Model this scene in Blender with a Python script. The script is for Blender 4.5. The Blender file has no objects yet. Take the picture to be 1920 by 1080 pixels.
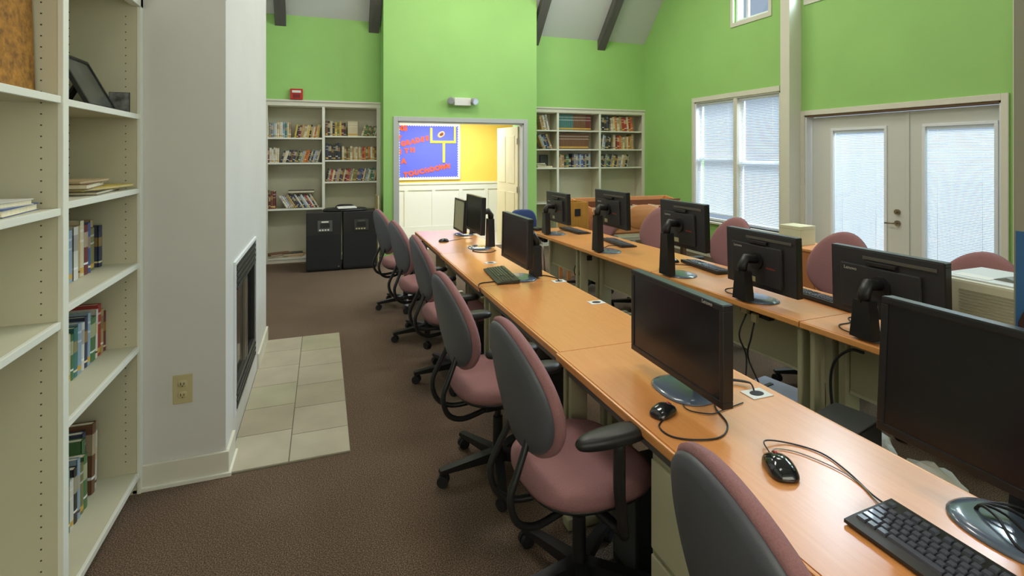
import bpy, bmesh, math, random
from mathutils import Vector, Matrix
random.seed(7)
S = bpy.context.scene
C = S.collection
PI = math.pi
# ---------------------------------------------------------------- camera
F = 980.0
PSI = math.atan(355/F)
cam = bpy.data.objects.new('camera', bpy.data.cameras.new('camera'))
C.objects.link(cam)
cam.location = (0, 0, 1.6)
cam.rotation_euler = (PI/2, 0, -PSI)
cam.data.sensor_width = 36
cam.data.lens = F/1920*36
cam.data.shift_y = -(540-288)/1920
cam.data.clip_start = 0.02
S.camera = cam
# ---------------------------------------------------------------- light
W = bpy.data.worlds.new('world'); S.world = W; W.use_nodes = True
bg = W.node_tree.nodes['Background']
bg.inputs[0].default_value = (0.66, 0.80, 1.0, 1)
bg.inputs[1].default_value = 0.62
S.view_settings.view_transform = 'Standard'
S.view_settings.look = 'None'
S.view_settings.gamma = 1
S.view_settings.use_curve_mapping = False
S.view_settings.exposure = 0.0

def area(name, loc, rot, sx, sy, power, col):
    l = bpy.data.lights.new(name, 'AREA'); l.shape = 'RECTANGLE'; l.size = sx; l.size_y = sy
    l.energy = power; l.color = col
    o = bpy.data.objects.new(name, l); o.location = loc; o.rotation_euler = rot; C.objects.link(o)
    return o
# daylight outside: sky light falling steeply onto the window, the patio doors and the clerestories
area('daylight_window', (8.0, 6.1, 4.6), (0, math.radians(52), 0), 3.0, 2.6, 520, (0.80, 0.90, 1.0))
area('daylight_door', (8.0, 3.7, 4.3), (0, math.radians(50), 0), 3.0, 2.6, 640, (0.90, 0.94, 1.0))
area('daylight_clerestory', (6.6, 3.6, 5.0), (0, math.radians(68), 0), 1.8, 5.0, 820, (0.66, 0.82, 1.0))
# unseen fill lights added high in the vault, above the frame
for x, y, p in ((1.6, 6.3, 50), (3.6, 6.3, 42), (0.9, 3.6, 52), (3.6, 3.6, 30), (1.0, 0.6, 18)):
    area('ceiling_fill', (x, y, 4.9), (0, 0, 0), 1.2, 0.6, p, (1.0, 0.95, 0.86))
area('front_fill', (0.6, -2.1, 2.0), (-PI/2, 0, 0), 3.0, 1.5, 90, (1.0, 0.95, 0.82))  # fill light added behind the camera; no window stands there
area('far_room_lamp', (2.2, 9.2, 2.45), (0, 0, 0), 1.6, 0.5, 72, (0.96, 0.98, 1.0))

# ---------------------------------------------------------------- materials
def lin(c):
    return tuple((x/255/12.92 if x/255 <= 0.04045 else ((x/255+0.055)/1.055)**2.4) for x in c)
MATS = {}
def M(name, col, rough=0.6, metal=0.0, var=0.0, vscale=6.0, bump=0.0, bscale=60.0, stretch=None, spec=0.5, emit=None, estr=0.0, coat=0.0):
    if name in MATS: return MATS[name]
    m = bpy.data.materials.new(name); m.use_nodes = True
    nt = m.node_tree; b = nt.nodes['Principled BSDF']
    c = lin(col)
    b.inputs['Base Color'].default_value = (*c, 1)
    b.inputs['Roughness'].default_value = rough
    b.inputs['Metallic'].default_value = metal
    b.inputs['Specular IOR Level'].default_value = spec
    b.inputs['Coat Weight'].default_value = coat
    if emit:
        b.inputs['Emission Color'].default_value = (*lin(emit), 1); b.inputs['Emission Strength'].default_value = estr
    tc = nt.nodes.new('ShaderNodeTexCoord')
    src = tc.outputs['Object']
    if stretch:
        mp = nt.nodes.new('ShaderNodeMapping'); mp.inputs['Scale'].default_value = stretch
        nt.links.new(src, mp.inputs['Vector']); src = mp.outputs['Vector']
    if var > 0:
        n = nt.nodes.new('ShaderNodeTexNoise'); n.inputs['Scale'].default_value = vscale; n.inputs['Detail'].default_value = 4
        r = nt.nodes.new('ShaderNodeMapRange')
        r.inputs['From Min'].default_value = 0.3; r.inputs['From Max'].default_value = 0.7
        r.inputs['To Min'].default_value = 1-var; r.inputs['To Max'].default_value = 1+var
        mx = nt.nodes.new('ShaderNodeVectorMath'); mx.operation = 'SCALE'
        mx.inputs[0].default_value = c
        nt.links.new(src, n.inputs['Vector']); nt.links.new(n.outputs['Fac'], r.inputs['Value'])
        nt.links.new(r.outputs[0], mx.inputs['Scale']); nt.links.new(mx.outputs[0], b.inputs['Base Color'])
    if bump > 0:
        n2 = nt.nodes.new('ShaderNodeTexNoise'); n2.inputs['Scale'].default_value = bscale; n2.inputs['Detail'].default_value = 3
        bp = nt.nodes.new('ShaderNodeBump'); bp.inputs['Strength'].default_value = bump; bp.inputs['Distance'].default_value = 0.01
        nt.links.new(src, n2.inputs['Vector']); nt.links.new(n2.outputs['Fac'], bp.inputs['Height']); nt.links.new(bp.outputs[0], b.inputs['Normal'])
    MATS[name] = m
    return m

white_wall = M('white_wall', (208, 207, 202), 0.75, var=0.03, vscale=2)
green_wall = M('green_wall', (151, 199, 112), 0.7, var=0.04, vscale=1.5)
yellow_wall = M('yellow_wall', (246, 210, 96), 0.7, var=0.02)
ceil_m = M('ceiling_paint', (205, 208, 204), 0.85, bump=0.1, bscale=40)
beam_m = M('beam_wood', (92, 90, 86), 0.7, var=0.15, vscale=4, stretch=(12, 1, 1))
trim_m = M('trim_paint', (215, 213, 196), 0.5, var=0.02)
shelf_m = M('shelf_paint', (199, 196, 170), 0.5, var=0.03, vscale=3)
shelf_edge = M('shelf_edge_paint', (225, 226, 212), 0.45)
door_m = M('door_paint', (205, 208, 200), 0.5)
sash_m = M('sash_paint', (226, 230, 232), 0.4)
beige = M('beige_metal', (176, 172, 140), 0.55, var=0.04, vscale=3)
beige_l = M('beige_light', (200, 196, 165), 0.55)
grey_pan = M('grey_channel', (92, 94, 88), 0.5)
blk = M('black_plastic', (28, 28, 28), 0.42, spec=0.5)
blk_m = M('black_matte', (22, 22, 23), 0.7)
blk_b = M('monitor_back_plastic', (46, 46, 48), 0.5, bump=0.04, bscale=400)
bezel_m = M('bezel_plastic', (30, 30, 31), 0.35)
silver_t = M('bezel_top_plastic', (70, 78, 84), 0.3)
screen_m = M('screen_off', (26, 24, 26), 0.22, spec=0.45)
base_m = M('base_gloss', (92, 104, 120), 0.2, coat=0.6)  # bluish colour puts the window reflection into the base
shell_m = M('chair_shell', (82, 84, 90), 0.5, bump=0.05, bscale=300)
mauve = M('mauve_fabric', (150, 108, 108), 0.95, var=0.12, vscale=300, bump=0.25, bscale=500)
chrome = M('brushed_metal', (170, 168, 160), 0.3, metal=1.0)
brass = M('aged_metal', (150, 140, 115), 0.35, metal=0.9)
white_p = M('white_plastic', (222, 222, 214), 0.4)
ivory = M('ivory_plate', (190, 178, 134), 0.45)
cable_m = M('cable_black', (24, 25, 26), 0.5)
cable_g = M('cable_grey', (140, 140, 128), 0.5)
pages_m = M('paper_pages', (222, 212, 182), 0.9, var=0.08, vscale=80, stretch=(1, 1, 0.1))
paper_m = M('paper', (228, 228, 220), 0.8)
printer_m = M('printer_plastic', (196, 194, 168), 0.45)
wood_o = M('orange_wood', (205, 140, 84), 0.5, var=0.12, vscale=3, stretch=(1, 8, 8))
cork = M('cork', (150, 104, 36), 0.9, var=0.45, vscale=45, bump=0.3, bscale=80)
print_m = M('framed_print', (78, 80, 74), 0.25, var=0.5, vscale=9)
photo_m = M('photo_print', (110, 112, 112), 0.3, var=0.9, vscale=22)
tile_ms = [M('tile_%d' % i, c, 0.4, var=0.09, vscale=5, bump=0.03, bscale=20) for i, c in enumerate(((176, 168, 148), (168, 160, 138), (182, 176, 156), (170, 166, 140)))]
grout_m = M('grout', (128, 124, 106), 0.9)
firebox_m = M('firebox_metal', (44, 44, 46), 0.35, var=0.2, vscale=8)
fire_glass = M('firebox_glass', (14, 14, 16), 0.08)
blueb = M('blue_plastic', (40, 62, 110), 0.4)
red_m = M('alarm_red', (185, 36, 28), 0.4)
slat_edge = None

def carpet():
    m = bpy.data.materials.new('carpet'); m.use_nodes = True; nt = m.node_tree; b = nt.nodes['Principled BSDF']
    b.inputs['Roughness'].default_value = 1; b.inputs['Specular IOR Level'].default_value = 0.1
    tc = nt.nodes.new('ShaderNodeTexCoord')
    n = nt.nodes.new('ShaderNodeTexNoise'); n.inputs['Scale'].default_value = 210; n.inputs['Detail'].default_value = 6
    cr = nt.nodes.new('ShaderNodeValToRGB'); e = cr.color_ramp.elements
    e[0].position = 0.30; e[0].color = (*lin((50, 42, 37)), 1); e[1].position = 0.74; e[1].color = (*lin((164, 140, 116)), 1)
    k = cr.color_ramp.elements.new(0.5); k.color = (*lin((98, 83, 70)), 1)
    n3 = nt.nodes.new('ShaderNodeTexNoise'); n3.inputs['Scale'].default_value = 1.3
    mr = nt.nodes.new('ShaderNodeMapRange'); mr.inputs['To Min'].default_value = 0.85; mr.inputs['To Max'].default_value = 1.15
    vm = nt.nodes.new('ShaderNodeVectorMath'); vm.operation = 'SCALE'
    bp = nt.nodes.new('ShaderNodeBump'); bp.inputs['Strength'].default_value = 0.3; bp.inputs['Distance'].default_value = 0.01
    L = nt.links.new
    L(tc.outputs['Object'], n.inputs['Vector']); L(n.outputs['Fac'], cr.inputs[0]); L(tc.outputs['Object'], n3.inputs['Vector'])
    L(n3.outputs['Fac'], mr.inputs[0]); L(cr.outputs[0], vm.inputs[0]); L(mr.outputs[0], vm.inputs['Scale']); L(vm.outputs[0], b.inputs['Base Color'])
    L(n.outputs['Fac'], bp.inputs['Height']); L(bp.outputs[0], b.inputs['Normal'])
    return m
carpet_m = carpet()

def laminate(name, a, bcol, rough):
    m = bpy.data.materials.new(name); m.use_nodes = True; nt = m.node_tree; b = nt.nodes['Principled BSDF']
    b.inputs['Roughness'].default_value = rough; b.inputs['Specular IOR Level'].default_value = 0.6; b.inputs['Coat Weight'].default_value = 0.6; b.inputs['Coat Roughness'].default_value = 0.25
    tc = nt.nodes.new('ShaderNodeTexCoord'); mp = nt.nodes.new('ShaderNodeMapping'); mp.inputs['Scale'].default_value = (22, 1.2, 22)
    n = nt.nodes.new('ShaderNodeTexNoise'); n.inputs['Scale'].default_value = 5; n.inputs['Detail'].default_value = 5
    cr = nt.nodes.new('ShaderNodeValToRGB'); e = cr.color_ramp.elements
    e[0].position = 0.3; e[0].color = (*lin(a), 1); e[1].position = 0.7; e[1].color = (*lin(bcol), 1)
    L = nt.links.new
    L(tc.outputs['Object'], mp.inputs[0]); L(mp.outputs[0], n.inputs['Vector']); L(n.outputs['Fac'], cr.inputs[0]); L(cr.outputs[0], b.inputs['Base Color'])
    return m
desk_m = laminate('desk_laminate', (222, 146, 78), (228, 154, 86), 0.33)
desk_e = laminate('desk_edge', (224, 150, 76), (236, 168, 96), 0.35)

def glass():
    m = bpy.data.materials.new('window_glass'); m.use_nodes = True; nt = m.node_tree
    for n in list(nt.nodes):
        if n.type == 'BSDF_PRINCIPLED': nt.nodes.remove(n)
    out = nt.nodes['Material Output']
    t = nt.nodes.new('ShaderNodeBsdfTransparent'); t.inputs[0].default_value = (0.93, 0.96, 0.97, 1)
    g = nt.nodes.new('ShaderNodeBsdfGlossy'); g.inputs['Roughness'].default_value = 0.02
    mx = nt.nodes.new('ShaderNodeMixShader'); mx.inputs[0].default_value = 0.06
    nt.links.new(t.outputs[0], mx.inputs[1]); nt.links.new(g.outputs[0], mx.inputs[2]); nt.links.new(mx.outputs[0], out.inputs[0])
    return m
glass_m = glass()
def slatmat():
    m = bpy.data.materials.new('blind_slat'); m.use_nodes = True; nt = m.node_tree
    for n in list(nt.nodes):
        if n.type == 'BSDF_PRINCIPLED': nt.nodes.remove(n)
    out = nt.nodes['Material Output']
    d = nt.nodes.new('ShaderNodeBsdfDiffuse'); d.inputs[0].default_value = (0.82, 0.84, 0.86, 1)
    t = nt.nodes.new('ShaderNodeBsdfTranslucent'); t.inputs[0].default_value = (0.78, 0.83, 0.90, 1)
    mx = nt.nodes.new('ShaderNodeMixShader'); mx.inputs[0].default_value = 0.5
    nt.links.new(d.outputs[0], mx.inputs[1]); nt.links.new(t.outputs[0], mx.inputs[2]); nt.links.new(mx.outputs[0], out.inputs[0])
    return m
slat_m = slatmat()

BOOKC = {'cream': (214, 204, 170), 'white': (220, 220, 212), 'tan': (178, 150, 104), 'brown': (104, 66, 42), 'maroon': (100, 32, 34), 'red': (170, 44, 40),
         'orange': (206, 108, 44), 'yellow': (206, 180, 70), 'green': (62, 110, 62), 'olive': (110, 112, 62), 'teal': (50, 112, 112), 'blue': (52, 82, 150),
         'navy': (34, 44, 78), 'grey': (128, 130, 128), 'black': (34, 34, 38), 'pale blue': (140, 170, 196), 'pink': (200, 120, 120), 'purple': (90, 70, 120)}
def bookmat(cn, k=0):
    nm = 'book_%s_%d' % (cn.replace(' ', '_'), k)
    if nm in MATS: return MATS[nm]
    m = bpy.data.materials.new(nm); m.use_nodes = True; nt = m.node_tree; b = nt.nodes['Principled BSDF']
    b.inputs['Roughness'].default_value = 0.5
    c = lin([a_*.82+b_*.18 for a_, b_ in zip(BOOKC[cn], (150, 135, 110))]); lum = sum(c)/3
    alt = lin((226, 214, 176)) if lum < 0.25 else lin((90, 60, 50))
    alts = [alt, lin((200, 160, 70)), lin((230, 230, 226))]
    tc = nt.nodes.new('ShaderNodeTexCoord'); sp = nt.nodes.new('ShaderNodeSeparateXYZ')
    cr = nt.nodes.new('ShaderNodeValToRGB'); cr.color_ramp.interpolation = 'CONSTANT'
    el = cr.color_ramp.elements
    bands = [[(0.10, 0.14), (0.5, 0.72)], [(0.06, 0.16), (0.62, 0.66), (0.8, 0.84)], [(0.2, 0.24), (0.55, 0.85)]][k % 3]
    el[0].position = 0; el[0].color = (*c, 1)
    el[1].position = bands[0][0]; el[1].color = (*alts[k % 3], 1)
    e = el.new(bands[0][1]); e.color = (*c, 1)
    for a, z in bands[1:]:
        e = el.new(a); e.color = (*[0.55*p+0.45*q for p, q in zip(c, alts[(k+1) % 3])], 1)
        e = el.new(z); e.color = (*c, 1)
    nt.links.new(tc.outputs['Generated'], sp.inputs[0]); nt.links.new(sp.outputs['Z'], cr.inputs[0]); nt.links.new(cr.outputs[0], b.inputs['Base Color'])
    MATS[nm] = m
    return m

# ---------------------------------------------------------------- mesh builder
class MB:
    def __init__(s): s.v = []; s.f = []; s.sm = []; s.mi = []; s.m = 0
    def add(s, vs, fs, smooth=False):
        o = len(s.v); s.v += [tuple(p) for p in vs]
        for f in fs: s.f.append(tuple(i+o for i in f)); s.sm.append(smooth); s.mi.append(s.m)
        return s
    def box(s, x0, x1, y0, y1, z0, z1, c=0.0, mat=None):
        if x0 > x1: x0, x1 = x1, x0
        if y0 > y1: y0, y1 = y1, y0
        if z0 > z1: z0, z1 = z1, z0
        if c <= 0:
            vs = [(x, y, z) for x in (x0, x1) for y in (y0, y1) for z in (z0, z1)]
            fs = [(0, 1, 3, 2), (4, 6, 7, 5), (0, 4, 5, 1), (2, 3, 7, 6), (0, 2, 6, 4), (1, 5, 7, 3)]
        else:
            c = min(c, (x1-x0)*.49, (y1-y0)*.49, (z1-z0)*.49)
            bm = bmesh.new(); bmesh.ops.create_cube(bm, size=1)
            for v in bm.verts: v.co = Vector(((x0+x1)/2+v.co.x*(x1-x0), (y0+y1)/2+v.co.y*(y1-y0), (z0+z1)/2+v.co.z*(z1-z0)))
            bmesh.ops.bevel(bm, geom=bm.edges[:], offset=c, segments=2, affect='EDGES', profile=0.6)
            bm.verts.index_update(); vs = [v.co[:] for v in bm.verts]; fs = [[v.index for v in f.verts] for f in bm.faces]; bm.free()
        if mat: vs = [mat @ Vector(p) for p in vs]
        return s.add(vs, fs)
    def prism(s, poly, a, b, fn):
        """poly 2d points, extruded from a to b; fn(p,q,t) -> xyz"""
        n = len(poly)
        vs = [fn(p, q, a) for p, q in poly]+[fn(p, q, b) for p, q in poly]
        fs = [tuple(range(n))[::-1], tuple(range(n, 2*n))]+[(i, (i+1) % n, n+(i+1) % n, n+i) for i in range(n)]
        return s.add(vs, fs)
    def tube(s, pts, r, n=8, cap=True, closed=False):
        pts = [Vector(p) for p in pts]; m = len(pts)
        rs = r if isinstance(r, (list, tuple)) else [r]*m
        vs = []; up = Vector((0, 0, 1)); prev = None
        for i, p in enumerate(pts):
            if i == 0: d = pts[1]-p
            elif i == m-1: d = p-pts[i-1]
            else: d = pts[i+1]-pts[i-1]
            d.normalize()
            if prev is None: a = d.cross(up if abs(d.z) < .9 else Vector((1, 0, 0)))
            else: a = prev-d*prev.dot(d)
            if a.length < 1e-6: a = d.orthogonal()
            a.normalize(); prev = a; b = d.cross(a)
            for k in range(n):
                t = 2*PI*k/n; vs.append(p+(a*math.cos(t)+b*math.sin(t))*rs[i])
        fs = [(i*n+k, i*n+(k+1) % n, (i+1)*n+(k+1) % n, (i+1)*n+k) for i in range(m-1) for k in range(n)]
        if cap: fs += [tuple(range(n))[::-1], tuple((m-1)*n+k for k in range(n))]
        return s.add(vs, fs, True)
    def cyl(s, x, y, z0, z1, r0, r1=None, n=20):
        r1 = r0 if r1 is None else r1
        vs = [(x+r*math.cos(2*PI*k/n), y+r*math.sin(2*PI*k/n), z) for r, z in ((r0, z0), (r1, z1)) for k in range(n)]
        o = [(k, (k+1) % n, n+(k+1) % n, n+k) for k in range(n)]
        s.add(vs, o, True)
        return s.add(vs, [tuple(range(n))[::-1], tuple(range(n, 2*n))])
    def disc(s, c, axis, r, h, n=16):
        """short cylinder centred at c with its axis along vector axis"""
        ax = Vector(axis).normalized(); a = ax.orthogonal().normalized(); b = ax.cross(a); c = Vector(c)
        vs = [c+ax*t+(a*math.cos(2*PI*k/n)+b*math.sin(2*PI*k/n))*r for t in (-h/2, h/2) for k in range(n)]
        s.add(vs, [(k, (k+1) % n, n+(k+1) % n, n+k) for k in range(n)], True)
        return s.add(vs, [tuple(range(n))[::-1], tuple(range(n, 2*n))])
    def blob(s, outline, profile, fn, n=32):
        """outline(theta)->(a,b); profile [(scale,d)...] from one pole to the other"""
        vs = []; fs = []
        o = [outline(2*PI*k/n) for k in range(n)]
        for sc, d in profile[1:-1]:
            vs += [fn(a*sc, b*sc, d) for a, b in o]
        m = len(profile)-2
        vs.append(fn(0, 0, profile[0][1])); vs.append(fn(0, 0, profile[-1][1]))
        for i in range(m-1):
            fs += [(i*n+k, i*n+(k+1) % n, (i+1)*n+(k+1) % n, (i+1)*n+k) for k in range(n)]
        fs += [(m*n, (k+1) % n, k) for k in range(n)]
        fs += [(m*n+1, (m-1)*n+k, (m-1)*n+(k+1) % n) for k in range(n)]
        return s.add(vs, fs, True)
    def mesh(s, name, mats):
        me = bpy.data.meshes.new(name); me.from_pydata(s.v, [], s.f); me.update()
        me.polygons.foreach_set('use_smooth', s.sm); me.polygons.foreach_set('material_index', s.mi)
        for m in (mats if isinstance(mats, (list, tuple)) else [mats]): me.materials.append(m)
        bm = bmesh.new(); bm.from_mesh(me); bmesh.ops.recalc_face_normals(bm, faces=bm.faces[:]); bm.to_mesh(me); bm.free()
        return me
    def obj(s, name, mats, parent=None, loc=None, rz=None):
        o = bpy.data.objects.new(name, s.mesh(name, mats)); C.objects.link(o)
        if parent: o.parent = parent
        if loc: o.location = loc
        if rz is not None: o.rotation_euler = (0, 0, rz)
        return o
def B(*a, **k): return MB().box(*a, **k)
def tag(o, label=None, cat=None, group=None, kind=None):
    if label: o['label'] = label
    if cat: o['category'] = cat
    if group: o['group'] = group
    if kind: o['kind'] = kind
    return o
def thing(name, label, cat, loc=(0, 0, 0), rz=0, group=None):
    o = bpy.data.objects.new(name, None); C.objects.link(o); o.location = loc; o.rotation_euler = (0, 0, rz)
    o.empty_display_size = 0.1
    return tag(o, label, cat, group)
def struct(o): o['kind'] = 'structure'; return o
def inst(name, me, parent, loc=(0, 0, 0), rot=(0, 0, 0), sc=(1, 1, 1)):
    o = bpy.data.objects.new(name, me); C.objects.link(o); o.parent = parent
    o.location = loc; o.rotation_euler = rot; o.scale = sc
    return o
def kids(o): return [c for c in C.objects if c.parent == o]
def copy_tree(o, parent=None):
    c = o.copy(); C.objects.link(c); c.parent = parent
    for k in list(o.children): copy_tree(k, c)
    return c
def smoothpath(pts, k=6):
    """Catmull-Rom"""
    P = [Vector(p) for p in pts]; P = [P[0]*2-P[1]]+P+[P[-1]*2-P[-2]]; out = []
    for i in range(1, len(P)-2):
        for j in range(k):
            t = j/k; a, b, c, d = P[i-1:i+3]
            out.append(0.5*((2*b)+(c-a)*t+(2*a-5*b+4*c-d)*t*t+(3*b-a-3*c+d)*t**3))
    out.append(P[-2]); return out
def ell(a, b, p=1.0):
    def f(t):
        c, s_ = math.cos(t), math.sin(t)
        return (a*math.copysign(abs(c)**p, c), b*math.copysign(abs(s_)**p, s_))
    return f
def text(name, body, size, mat, parent, loc, rot, depth=0.0008, bold=0.0, align='CENTER'):
    cu = bpy.data.curves.new(name, 'FONT'); cu.body = body; cu.size = size; cu.extrude = depth; cu.offset = bold
    cu.align_x = align; cu.align_y = 'CENTER'
    t = bpy.data.objects.new(name, cu); C.objects.link(t)
    dg = bpy.context.evaluated_depsgraph_get(); me = bpy.data.meshes.new_from_object(t.evaluated_get(dg))
    bpy.data.objects.remove(t); me.materials.clear(); me.materials.append(mat)
    o = bpy.data.objects.new(name, me); C.objects.link(o); o.parent = parent; o.location = loc; o.rotation_euler = rot
    return o

# ================================================================ SETTING
XL, XR, YB, YM = -0.82, 5.63, 8.62, 7.9     # left wall, right wall, back wall, middle wall
YF = 8.31                                   # front plane of the back bookcases / plaster above them
XB, YN, YE = -0.455, 2.94, 4.92             # chimney breast face, its near side, its far end
CZ, CS, TOP = 3.63, 1.15, 5.7               # eave height at YF, slope, flat top
YT = YF-(TOP-CZ)/CS
BACK = -2.2
struct(B(-2.2, 7.2, BACK-.1, YB+.1, -0.06, 0).obj('floor', carpet_m))
fr = B(.3, 4.3, YB+.1, 10.4, -0.05, 0.0).obj('floor', M('far_room_floor', (196, 192, 180), 0.4)); struct(fr)
# ceiling : slope + flat
cl = MB(); cl.prism([(YF+.4, CZ-.4*CS), (YT, TOP), (BACK, TOP), (BACK, TOP+.1), (YT-.03, TOP+.1), (YF+.4, CZ-.4*CS+.14)], -2.3, XR+.2, lambda p, q, t: (t, p, q))
struct(cl.obj('ceiling', ceil_m))
for x in (-0.577, 0.743, 3.42, 4.72):
    b = MB(); hw = .075
    y0 = YF+.0; b.prism([(y0, CZ-.17), (y0, CZ+.0), (YT, TOP), (YT, TOP-.19)], x-hw, x+hw, lambda p, q, t: (t, p, q))
    struct(b.obj('ceiling_beam', beam_m))
# back wall with recesses for bookcases: plaster above, wall behind
w = MB()
w.box(XL-.2, .86, YF, YF+.3, 2.38, CZ+.1); w.box(3.30, XR+.2, YF, YF+.3, 2.39, CZ+.1)
w.box(XL-.2, .86, YB, YB+.1, 0, 2.6); w.box(3.3, XR+.2, YB, YB+.1, 0, 2.6)
struct(w.obj('wall_back', green_wall))
# middle projecting wall with doorway
OX0, OX1, OZ = 1.055, 3.06, 2.085
w = MB()
w.box(.843, OX0, YM, YB, 0, OZ); w.box(OX1, 3.29, YM, YB, 0, OZ); w.box(.843, 3.29, YM, YB, OZ, CZ+1.2)
# wall thickness of the doorway only 0.15: carve by leaving the soffit, the recess is open behind
struct(MB().box(.843, OX0, YM, YM+.15, 0, OZ).box(OX1, 3.29, YM, YM+.15, 0, OZ).box(.843, 3.29, YM, YM+.15, OZ, CZ+.62).box(.843, .99, YM+.15, YB, 0, CZ+.2).box(3.14, 3.29, YM+.15, YB, 0, CZ+.2).obj('wall_middle', green_wall))
# door trim of the doorway
tr = MB(); tw = .068; y0 = YM-.018
tr.box(OX0-tw, OX0, y0, YM, 0, OZ+tw, .004).box(OX1, OX1+tw, y0, YM, 0, OZ+tw, .004).box(OX0, OX1, y0, YM, OZ, OZ+tw, .004)
tr.box(OX0, OX0+.018, YM, YM+.16, 0, OZ).box(OX1-.018, OX1, YM, YM+.16, 0, OZ).box(OX0, OX1, YM, YM+.16, OZ-.018, OZ)
struct(tr.obj('trim_1', M('doorway_trim_paint', (186, 190, 186), 0.5)))
# right wall (openings: window, double door, clerestories)
WY0, WY1, WZ0, WZ1 = 5.235, 6.90, .56, 2.42
DY0, DY1, DZ1 = 2.86, 4.86, 2.07
T = .18
w = MB()
w.box(XR, XR+T, WY1, YB, 0, 3.5); w.box(XR, XR+T, WY0, WY1, 0, WZ0); w.box(XR, XR+T, WY0, WY1, WZ1, 3.5)
w.box(XR, XR+T, DY1, WY0, 0, 3.5); w.box(XR, XR+T, DY0, DY1, DZ1, 3.5); w.box(XR, XR+T, BACK, DY0, 0, 3.5)
# upper zone with clerestories between z 3.5 and 4.6
cler = [(5.42, 6.06), (4.20, 4.82), (2.0, 3.2), (.4, 1.6)]
ys = [BACK]+[v for c_ in sorted(cler) for v in c_]+[YB]
for i in range(0, len(ys), 2): w.box(XR, XR+T, ys[i], ys[i+1], 3.5, 4.6)
w.box(XR, XR+T, BACK, YB, 4.6, TOP+.1)
struct(w.obj('wall_right', green_wall))
# left side: wall behind near bookcase, chimney breast, far part
w = MB(); w.box(-1.3, -1.15, BACK, YN, 0, TOP); w.box(-1.3, XL, BACK, YN, 2.42, TOP)
w.box(-1.3, XL-.02, YE, YB, 0, TOP)
struct(w.obj('wall_left', white_wall))
# breast with firebox hole
fy0, fy1, fz0, fz1 = 3.20, 4.11, .17, .99
w = MB(); w.box(-1.3, XB, YN, fy0, 0, TOP); w.box(-1.3, XB, fy1, YE, 0, TOP); w.box(-1.3, XB, fy0, fy1, 0, fz0); w.box(-1.3, XB, fy0, fy1, fz1, TOP); w.box(-1.3, XB-.4, fy0, fy1, fz0, fz1)
struct(w.obj('wall_chimney_breast', white_wall))
struct(B(-1.3, XR+.2, BACK-.1, BACK, 0, TOP+.1).obj('wall_front', white_wall))
# baseboards
def baseboard(name, segs):
    b = MB()
    for x0, x1, y0, y1 in segs:
        b.box(x0, x1, y0, y1, 0, .12, .004)
        # small shoe moulding
    return struct(b.obj(name, trim_m))
baseboard('baseboard_left', [(XL-.02, XB+.016, YN-.016, YN), (XB, XB+.016, YN, fy0-.06), (XB, XB+.016, fy1+.16, YE+.012)])
b = MB(); b.box(XL-.02, XB+.028, YN-.03, YN-.016, 0, .02, .003); b.box(XB+.016, XB+.028, YN-.0155, fy0-.06, 0, .02, .003)
struct(b.obj('trim_2', shelf_edge))
baseboard('baseboard_right', [(XR-.014, XR, 4.95, YF), (XR-.014, XR, BACK, 2.78)])
# corner bead on chimney breast top to bottom is bare plaster. posts on right wall
struct(MB().box(5.43, XR, 4.913, 5.052, 0, 4.9, .006).obj('trim_3', trim_m))
struct(MB().box(5.55, XR, 2.60, 2.745, 0, 4.9, .006).obj('trim_4', trim_m))
# ---- far room
FY = 10.3
struct(B(.4, 4.3, FY, FY+.1, 0, 2.7).obj('wall_far_room', yellow_wall))
struct(B(.3, .4, YB+.1, FY, 0, 2.7).obj('wall_far_room', yellow_wall))
struct(B(4.2, 4.3, YB+.1, FY, 0, 2.7).obj('wall_far_room', yellow_wall))
struct(B(.3, 4.3, YB, FY+.1, 2.6, 2.7).obj('ceiling', ceil_m))
struct(MB().box(.99, 3.14, YM+.15, YB, 2.6, 2.7).obj('ceiling', ceil_m))
wm = M('wainscot_paint', (226, 228, 226), 0.5)
wr = struct(B(.4, 4.2, FY-.012, FY, 0, 1.0).obj('wall_wainscot', wm))
B(.4, 4.2, FY-.045, FY-.012, .99, 1.03, .006).obj('chair_rail', wm, wr)
B(.4, 4.2, FY-.03, FY-.012, .88, .99).obj('rail', wm, wr)
B(.4, 4.2, FY-.03, FY-.012, 0, .17, .004).obj('baseboard', wm, wr)
for i, x in enumerate((1.17, 1.53, 2.07, 2.62, 3.16)):
    B(x-.035, x+.035, FY-.03, FY-.012, .17, .88).obj('stile', wm, wr)

# ================================================================ fireplace, hearth
h = struct(B(XB+.001, .14, 2.925, 4.89, 0.0, .006).obj('hearth', grout_m))
def tile(x0, x1, y0, y1, m):
    return B(x0+.0025, x1-.0025, y0+.0025, y1-.0025, .004, .0125, .0015).obj('tile', m, h)
def rows(x0, x1, ys_):
    for a, b_ in zip(ys_, ys_[1:]): tile(x0, x1, a, b_, random.choice(tile_ms))
rows(XB+.001, -.165, [2.925, 3.27, 3.60, 3.93, 4.26, 4.59, 4.89])
rows(-.165, .14, [2.925, 3.20, 3.53, 3.86, 4.19, 4.52, 4.89])
ft = thing('fireplace_insert', 'black metal fireplace insert set into the white chimney breast', 'fireplace', (XB, (fy0+fy1)/2, fz0))
L0 = (-XB, -(fy0+fy1)/2, -fz0)
def rel(mb, L): mb.v = [(x+L[0], y+L[1], z+L[2]) for x, y, z in mb.v]; return mb
hw = (fy1-fy0)/2; hh = fz1-fz0
B(-.01, .012, -hw-.025, hw+.025, hh, hh+.02).box(-.01, .012, -hw-.025, -hw, 0, hh).box(-.01, .012, hw, hw+.025, 0, hh).obj('surround_trim', sash_m, ft)
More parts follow.
